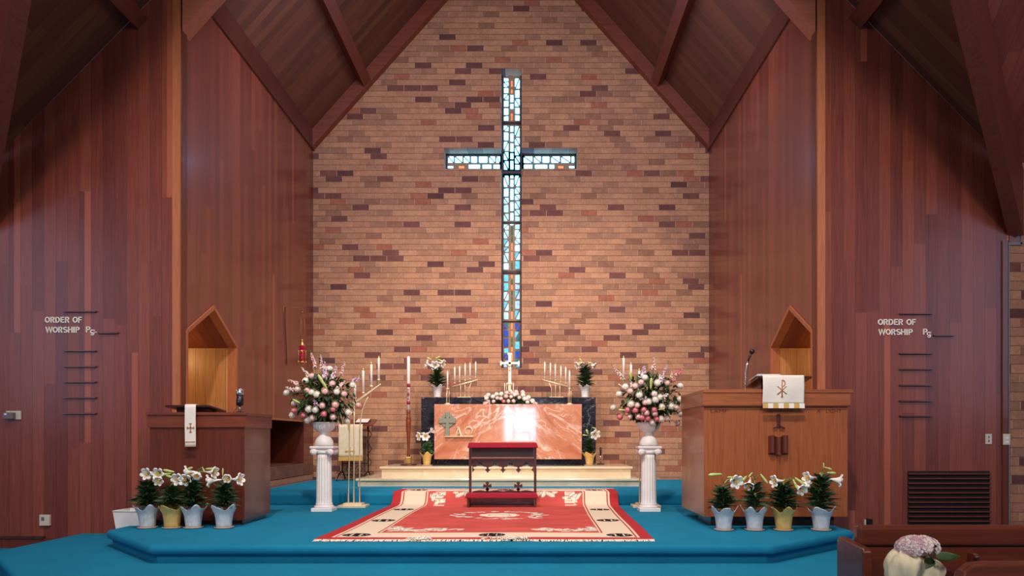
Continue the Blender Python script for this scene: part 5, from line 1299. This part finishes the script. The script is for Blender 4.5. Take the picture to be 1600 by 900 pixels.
lily(914,619.5,12.72,ZT,'foil_w','white lily in white foil on the right end of the black altar slab','lilies on the altar slab',568,[(900,571.5,(-0.8,-0.4,-0.35),0.13,0.06),(930,573,(0.85,-0.3,-0.5),0.14,0.062),(910,571,(0.1,-0.9,-0.6),0.11,0.045)],[(908,563.5,(-0.5,-0.1,0.7),0.09,0.012),(906,567,(-0.8,-0.2,-0.3),0.1,0.013),(922,567,(0.8,0,-0.2),0.09,0.012)],10,sc=1.1,dense=66,potH=0.2)
lily(667,726,12.13,ZA,'foil_g','white lily in gold foil at the left foot of the altar','lilies at the foot of the altar',689,[(652.5,682,(-0.8,-0.6,-0.1),0.13,0.07),(664.5,682.5,(0.05,-1,-0.1),0.12,0.07),(677,672,(0.8,-0.3,0.45),0.13,0.05)],[(660,677,(0.8,-0.1,0.1),0.09,0.013)],11,sc=1.05,dense=44,leafmat='leafm',potH=0.2,spread=0.68)
lily(921,727,12.13,ZA,'foil_g','white lily in gold foil at the right foot of the altar','lilies at the foot of the altar',683,[(931,680,(0.3,-0.9,-0.45),0.13,0.085)],[(917.5,674.5,(-0.4,-0.2,0.8),0.08,0.017),(929,669,(0.8,0,-0.4),0.08,0.009),(914,680,(-0.8,-0.3,0.1),0.09,0.01)],12,sc=1.05,dense=50,potH=0.2,spread=0.62)

# ------------------------------------------------------------------ roses and bouquets
def rose_mesh(m, c, d, R, ins=0, outm=0):
    """closed bloom: a rounded heart with layers of petals hugging it"""
    d = Vector(d).normalized(); c = Vector(c)-d*R*0.45
    m.mi = outm; m.ball(c+d*R*0.42, R*0.80, 12, 8)
    for j, (r0, z1, fl, nl, ph) in enumerate(((1.0,0.62,1.10,5,0.0),(0.88,0.86,0.98,5,0.7),(0.66,1.06,0.70,4,0.2),(0.40,1.16,0.40,3,0.9))):
        m.mi = outm if j < 2 else ins
        def mod(r, z, a, k, nl=nl, ph=ph):
            w = abs(math.sin(nl*0.5*a+ph)); f = k/4
            return r*(1-0.05*f*(1-w)), z-0.16*R*f*(1-w)**2
        m.lathe([(0.25*R,-0.34*R),(r0*0.80*R,-0.12*R),(r0*R,0.22*R),(r0*0.99*R,z1*0.7*R),(fl*R*0.96,z1*R)], c, 20, mod, cap=False, axis=d)
    m.mi = ins; m.ball(c+d*R*0.98, R*0.30, 8, 5)
def spike(m, p0, p1, mats, n=16, w=0.022, r=None):
    r = r or random.Random(1); p0, p1 = Vector(p0), Vector(p1); d = (p1-p0).normalized(); s = d.orthogonal().normalized(); q = d.cross(s)
    m.mi = 0; m.tube([p0-d*0.05, p0, (p0+p1)/2, p1], [0.004,0.004,0.003,0.0015], 6)
    for i in range(n):
        u = (i+0.3)/n; k = (1-0.72*u)
        for j in range(3):
            a = r.uniform(0,2*PI); o = (s*math.cos(a)+q*math.sin(a)); c = p0+(p1-p0)*u+o*w*k*0.8
            m.mi = 0 if u > 0.86 else (1 if r.random() < 0.7 else 2)
            m.ball(c, w*0.62*k, 7, 4, (r.uniform(0.8,1.2),r.uniform(0.8,1.2),r.uniform(0.8,1.1)))
            if m.mi: m.ball(c+o*w*0.5*k-Vector((0,0,w*0.25*k)), w*0.45*k, 6, 4)
KM = {'w': ('r_white','r_white','white rose'), 'b': ('r_pale','r_pale','blush rose'), 'p': ('r_pale','r_pink','pink rose'), 'h': ('r_pink','r_hot','deep pink rose')}
def bouquet(nm, base, Y, C, rad, depth, roses, spikes, buds, label, group, seed, nleaf=950, rosepx=5.0, core=None):
    r = random.Random(seed); t = thing(nm, base, label, 'bouquet', group)
    core = core or rad
    cw = P(C[0], C[1], Y)
    k = Y/F
    f = MB()
    for i in range(nleaf):
        th, u = r.uniform(0,2*PI), r.random()**0.45; ph = math.acos(r.uniform(-1,1))
        o = Vector((math.sin(ph)*math.cos(th)*core[0]*k, math.sin(ph)*math.sin(th)*depth, math.cos(ph)*core[1]*k))*u
        p = cw+o
        if p.z < base[2]-0.03: continue
        d = (o.normalized()+Vector((r.gauss(0,0.5),r.gauss(0,0.5),r.gauss(0.0,0.5)))).normalized()
        f.mi = 0 if r.random() < 0.55 else 1
        f.leaf(p-d*0.03, d, (0,0,1), r.uniform(0.06,0.12), r.uniform(0.03,0.055), droop=r.uniform(0.1,0.7), n=4, fold=0.15)
    f.mi = 2
    b0 = Vector(base)-Vector((0,0,0.03))
    pos = []
    def place(x, y):
        e = min(1.0, ((x-C[0])/rad[0])**2+((y-C[1])/rad[1])**2)
        return P(x, y, Y-depth*math.sqrt(max(0.0,1-e))*0.98)
    for x, y, kd in roses: 
        p = place(x,y); f.tube([b0+(cw-b0)*0.3, (b0+cw)/2*0.4+p*0.6, p], 0.0028, 5)
    sub('foliage', f, [M['leafd'], M['leafm'], M['stem']], t)
    for x, y, kd in roses:
        p = place(x,y); d = (p-cw).normalized()*0.8+Vector((0,-0.7,0.15)); R = rosepx*k*r.uniform(0.9,1.1)*(1.0 if kd != 'w' else 1.05)
        g = MB(); rose_mesh(g, p, d, R, 1, 0); a, b, lab = KM[kd]
        g.mi = 2
        g.ball(p-d.normalized()*R*0.55, R*0.35, 6, 4)
        sub('rose', g, [M[a], M[b], M['leafm']], t, lab)
    for (x0,y0,x1,y1,kd,w) in spikes:
        p0 = place(x0,y0); p1 = P(x1,y1,(p0.y+Y)/2); g = MB()
        mm = {'p': ('r_pale','r_pink'), 'h': ('r_pink','r_hot'), 'l': ('lav','r_pale'), 'w': ('r_white','r_pale')}[kd]
        spike(g, p0, p1, None, max(8,int((p0-p1).length/0.016)), w, r); sub('flower_spike', g, [M['stem'], M[mm[0]], M[mm[1]]], t, {'p':'pale pink flower spike','h':'deep pink flower spike','l':'lavender flower spike','w':'white flower spike'}[kd])
    for (x0,y0,x1,y1,rr) in buds:
        p0, p1 = place(x0,y0), P(x1,y1,place(x0,y0).y-0.01); g = MB(); bud(g, (p0+p1)/2, p1-p0, (p1-p0).length, rr); sub('lily_bud', g, M['leafl'], t)
    return t
RLw = [(477.7,594.6),(514.8,576.4),(447.4,613.4),(487.2,612.8),(495.3,616),(526,612),(550.6,601.5),(482.8,639),(492.8,640),(455.8,648.8),(544.3,644),(480.8,656),(542,657.4)]
RLp = [(487.2,587.5),(519.2,599.6),(480,610),(507.9,611.3),(537.4,615.3),(503.5,633.5),(523.6,632),(560,632.5)]
RLh = [(459.5,641),(520.4,639),(506,646.5),(474.6,648.5)]
RLb = [(459,629.8),(465,608),(520.4,651),(488,652.6)]
rosesL = [(x,y,'w') for x,y in RLw]+[(x,y,'p') for x,y in RLp]+[(x,y,'h') for x,y in RLh]+[(x,y,'b') for x,y in RLb]
spL = [(492.6,575,485.3,547,'p',0.022),(503,580,501.6,549,'p',0.02),(508,591,506.6,561,'l',0.026),(519,592,527,568,'l',0.024),(532,586,540,562,'p',0.02),(483,588,470,572,'w',0.018),(467,600,446.2,592,'p',0.02),(458,608.5,444.5,604,'w',0.017),(551,597,565,587,'l',0.024),(528,607,541,592,'p',0.02),(495,634,489,620,'l',0.02)]
bouquet('flower_bouquet', (PED_L[0],PED_L[1],PED_L[2]), 9.13, (505,622), (60,44), 0.30, rosesL, spL, [(509,606,497,585,0.02),(511,608,505,597,0.014),(469,630,457,624,0.014)], 'big bouquet of pink and white roses in the left urn', 'bouquets in the white urns', 21, core=(50,40))
Z7 = lambda a: [(930+x/6, 540+y/6) for x, y in a]
w = Z7([(285,385),(225,452),(170,578),(415,462),(553,452),(607,482),(562,505),(500,525),(465,300),(583,350),(797,375),(337,548),(625,570),(712,568),(797,500),(803,640),(618,685),(533,718)])
b = Z7([(468,532),(480,628),(375,378),(395,558),(330,425),(430,345),(758,582),(675,682)])
p = Z7([(678,352),(558,635),(322,665),(405,665),(772,727)])
h = Z7([(305,600),(377,605),(457,600),(553,600),(230,665),(440,670),(493,680),(575,685)])
rosesR = [(x,y,'w') for x,y in w]+[(x,y,'b') for x,y in b]+[(x,y,'p') for x,y in p]+[(x,y,'h') for x,y in h]
def z7(a,b_,c,d): q = Z7([(a,b_),(c,d)]); return (*q[0],*q[1])
spR = [(*z7(255,300,145,170),'p',0.02),(*z7(450,300,462,168),'l',0.026),(*z7(545,225,553,85),'p',0.022),(*z7(605,345,690,140),'l',0.022),(*z7(760,285,838,178),'h',0.022),(*z7(738,335,750,290),'h',0.016),(*z7(712,300,724,230),'w',0.012),(*z7(350,385,330,320),'p',0.018),(*z7(640,480,700,440),'w',0.02),(*z7(615,320,600,260),'w',0.018),(*z7(455,500,480,470),'l',0.018)]
bdR = [(*z7(340,320,325,250),0.02),(*z7(520,410,528,300),0.018),(*z7(290,607,220,602),0.013),(*z7(300,560,365,565),0.014),(*z7(590,600,655,590),0.014)]
bouquet('flower_bouquet', (PED_R[0],PED_R[1],PED_R[2]), 9.13, (1014,622), (60,46), 0.30, rosesR, spR, bdR, 'big bouquet of white and pink roses in the right urn', 'bouquets in the white urns', 22, core=(48,40))
A = lambda x, y: (740+x/13.33, 590+y/13.33)
ra = [(310,360,'w'),(270,430,'w'),(405,395,'w'),(480,345,'w'),(495,425,'b'),(580,340,'w'),(695,320,'b'),(855,355,'w'),(1025,360,'w'),(950,415,'b'),(780,400,'b'),(575,435,'b'),(680,390,'p'),(725,490,'b'),(830,490,'b'),(630,495,'h'),(415,495,'b'),(800,320,'p'),(905,345,'p'),(770,285,'b'),(1020,305,'b'),(885,300,'b'),(1120,510,'w'),(1060,440,'w'),(1140,410,'w'),(240,545,'b'),(1230,480,'w')]
sa = [(*A(340,500),*A(180,520),'p',0.026),(*A(1180,500),*A(1350,540),'w',0.026),(*A(300,360),*A(200,400),'w',0.02),(*A(1100,430),*A(1210,470),'w',0.024)]
bouquet('altar_flowers', (P(796,631,12.22).x,12.22,ZPK), 12.21, (797,626), (46,18), 0.13, [(*A(x,y),kd) for x,y,kd in ra], sa, [], 'low arrangement of blush roses in the middle of the altar', None, 23, nleaf=300, rosepx=3.4, core=(40,9))

# ------------------------------------------------------------------ bouquet tied to the pew end
Y = 2.5; q = lambda x, y, yy=Y: P(x,y,yy); k = Y/F
t = thing('pew_bouquet', tuple(q(1430,900)), 'pink-white hydrangea head with ivory tulle tied to the nearest pew end', 'pew flowers')
r = random.Random(4); m = MB(); c = q(1434,855)
def floret(m, p, d, R):
    d = d.normalized(); s = d.orthogonal().normalized(); w = d.cross(s); a0 = r.uniform(0,PI)
    for i in range(4):
        a = a0+i*PI/2; o = s*math.cos(a)+w*math.sin(a); e = w*math.cos(a)-s*math.sin(a)
        m.add([p, p+o*R*0.55+e*R*0.42+d*0.004, p+o*R-d*0.002, p+o*R*0.55-e*R*0.42+d*0.004], [(0,1,2),(0,2,3)], True)
    m.ball(p+d*0.002, R*0.12, 5, 3)
for i in range(170):
    th, ph = r.uniform(0,2*PI), math.acos(r.uniform(-0.35,1)); o = Vector((math.sin(ph)*math.cos(th),math.sin(ph)*math.sin(th),math.cos(ph)))
    m.mi = 1 if r.random() < (0.62 if o.x < 0.05 else 0.2) else 0
    floret(m, c+Vector((o.x*0.068,o.y*0.055,o.z*0.036)), o+Vector((0,-0.3,0.1)), 0.0165)
m.mi = 1; m.ball(c, 0.05, 12, 8, (1.15,0.95,0.62)); sub('hydrangea_head', m, [M['hyd'], M['hydp']], t, 'white and pink hydrangea head')
def puff(cx_, cz, rx, ry, rz, seed, nm='tulle'):
    rr = random.Random(seed); ph = [rr.uniform(0,6) for _ in range(6)]; m = MB(); n, mm = 48, 28; vs = []; fs = []
    for kk in range(mm+1):
        for i in range(n):
            a, b_ = 2*PI*i/n, PI*kk/mm
            fold = 1+0.05*math.sin(5*a+ph[0]+2*b_)+0.045*math.sin(9*a+ph[1]-3*b_)+0.03*math.sin(15*a+ph[2]+5*b_)+0.05*math.sin(4*b_+ph[3]+a)
            vs.append((cx_.x+rx*math.sin(b_)*math.cos(a)*fold, cx_.y+ry*math.sin(b_)*math.sin(a)*fold, cx_.z-rz*math.cos(b_)*fold))
    for kk in range(mm):
        for i in range(n): j = (i+1) % n; fs.append((kk*n+i,kk*n+j,(kk+1)*n+j,(kk+1)*n+i))
    m.add(vs, fs, True); sub(nm, m, M['tulle'], t)
puff(q(1413,888), 0, 0.066, 0.055, 0.066, 1); puff(q(1447,897), 0, 0.056, 0.05, 0.058, 2); puff(q(1425,915), 0, 0.08, 0.05, 0.075, 3)
m = MB()
def oval(m, p, d, L, w):
    m.leaf(p, d, (0,-0.6,0.8), L, w, droop=0.15, n=7, fold=0.2, shape=0.7)
for p0, d, L, w in (((1440,872),(-0.2,-0.5,0.9),0.05,0.04),((1441,871),(-0.5,-0.4,0.5),0.05,0.04),((1440,868),(-0.6,-0.4,-0.5),0.05,0.035)): oval(m, q(*p0)+Vector((0,-0.065,0)), d, L, w)
oval(m, q(1448,868)+Vector((0,-0.06,0)), (1,-0.1,0.22), 0.075, 0.036)
sub('leaf', m, M['leafd'], t); m = MB(); oval(m, q(1449,868)+Vector((0,-0.055,-0.002)), (1,-0.1,0.22), 0.08, 0.043); sub('leaf', m, M['leafm'], t)
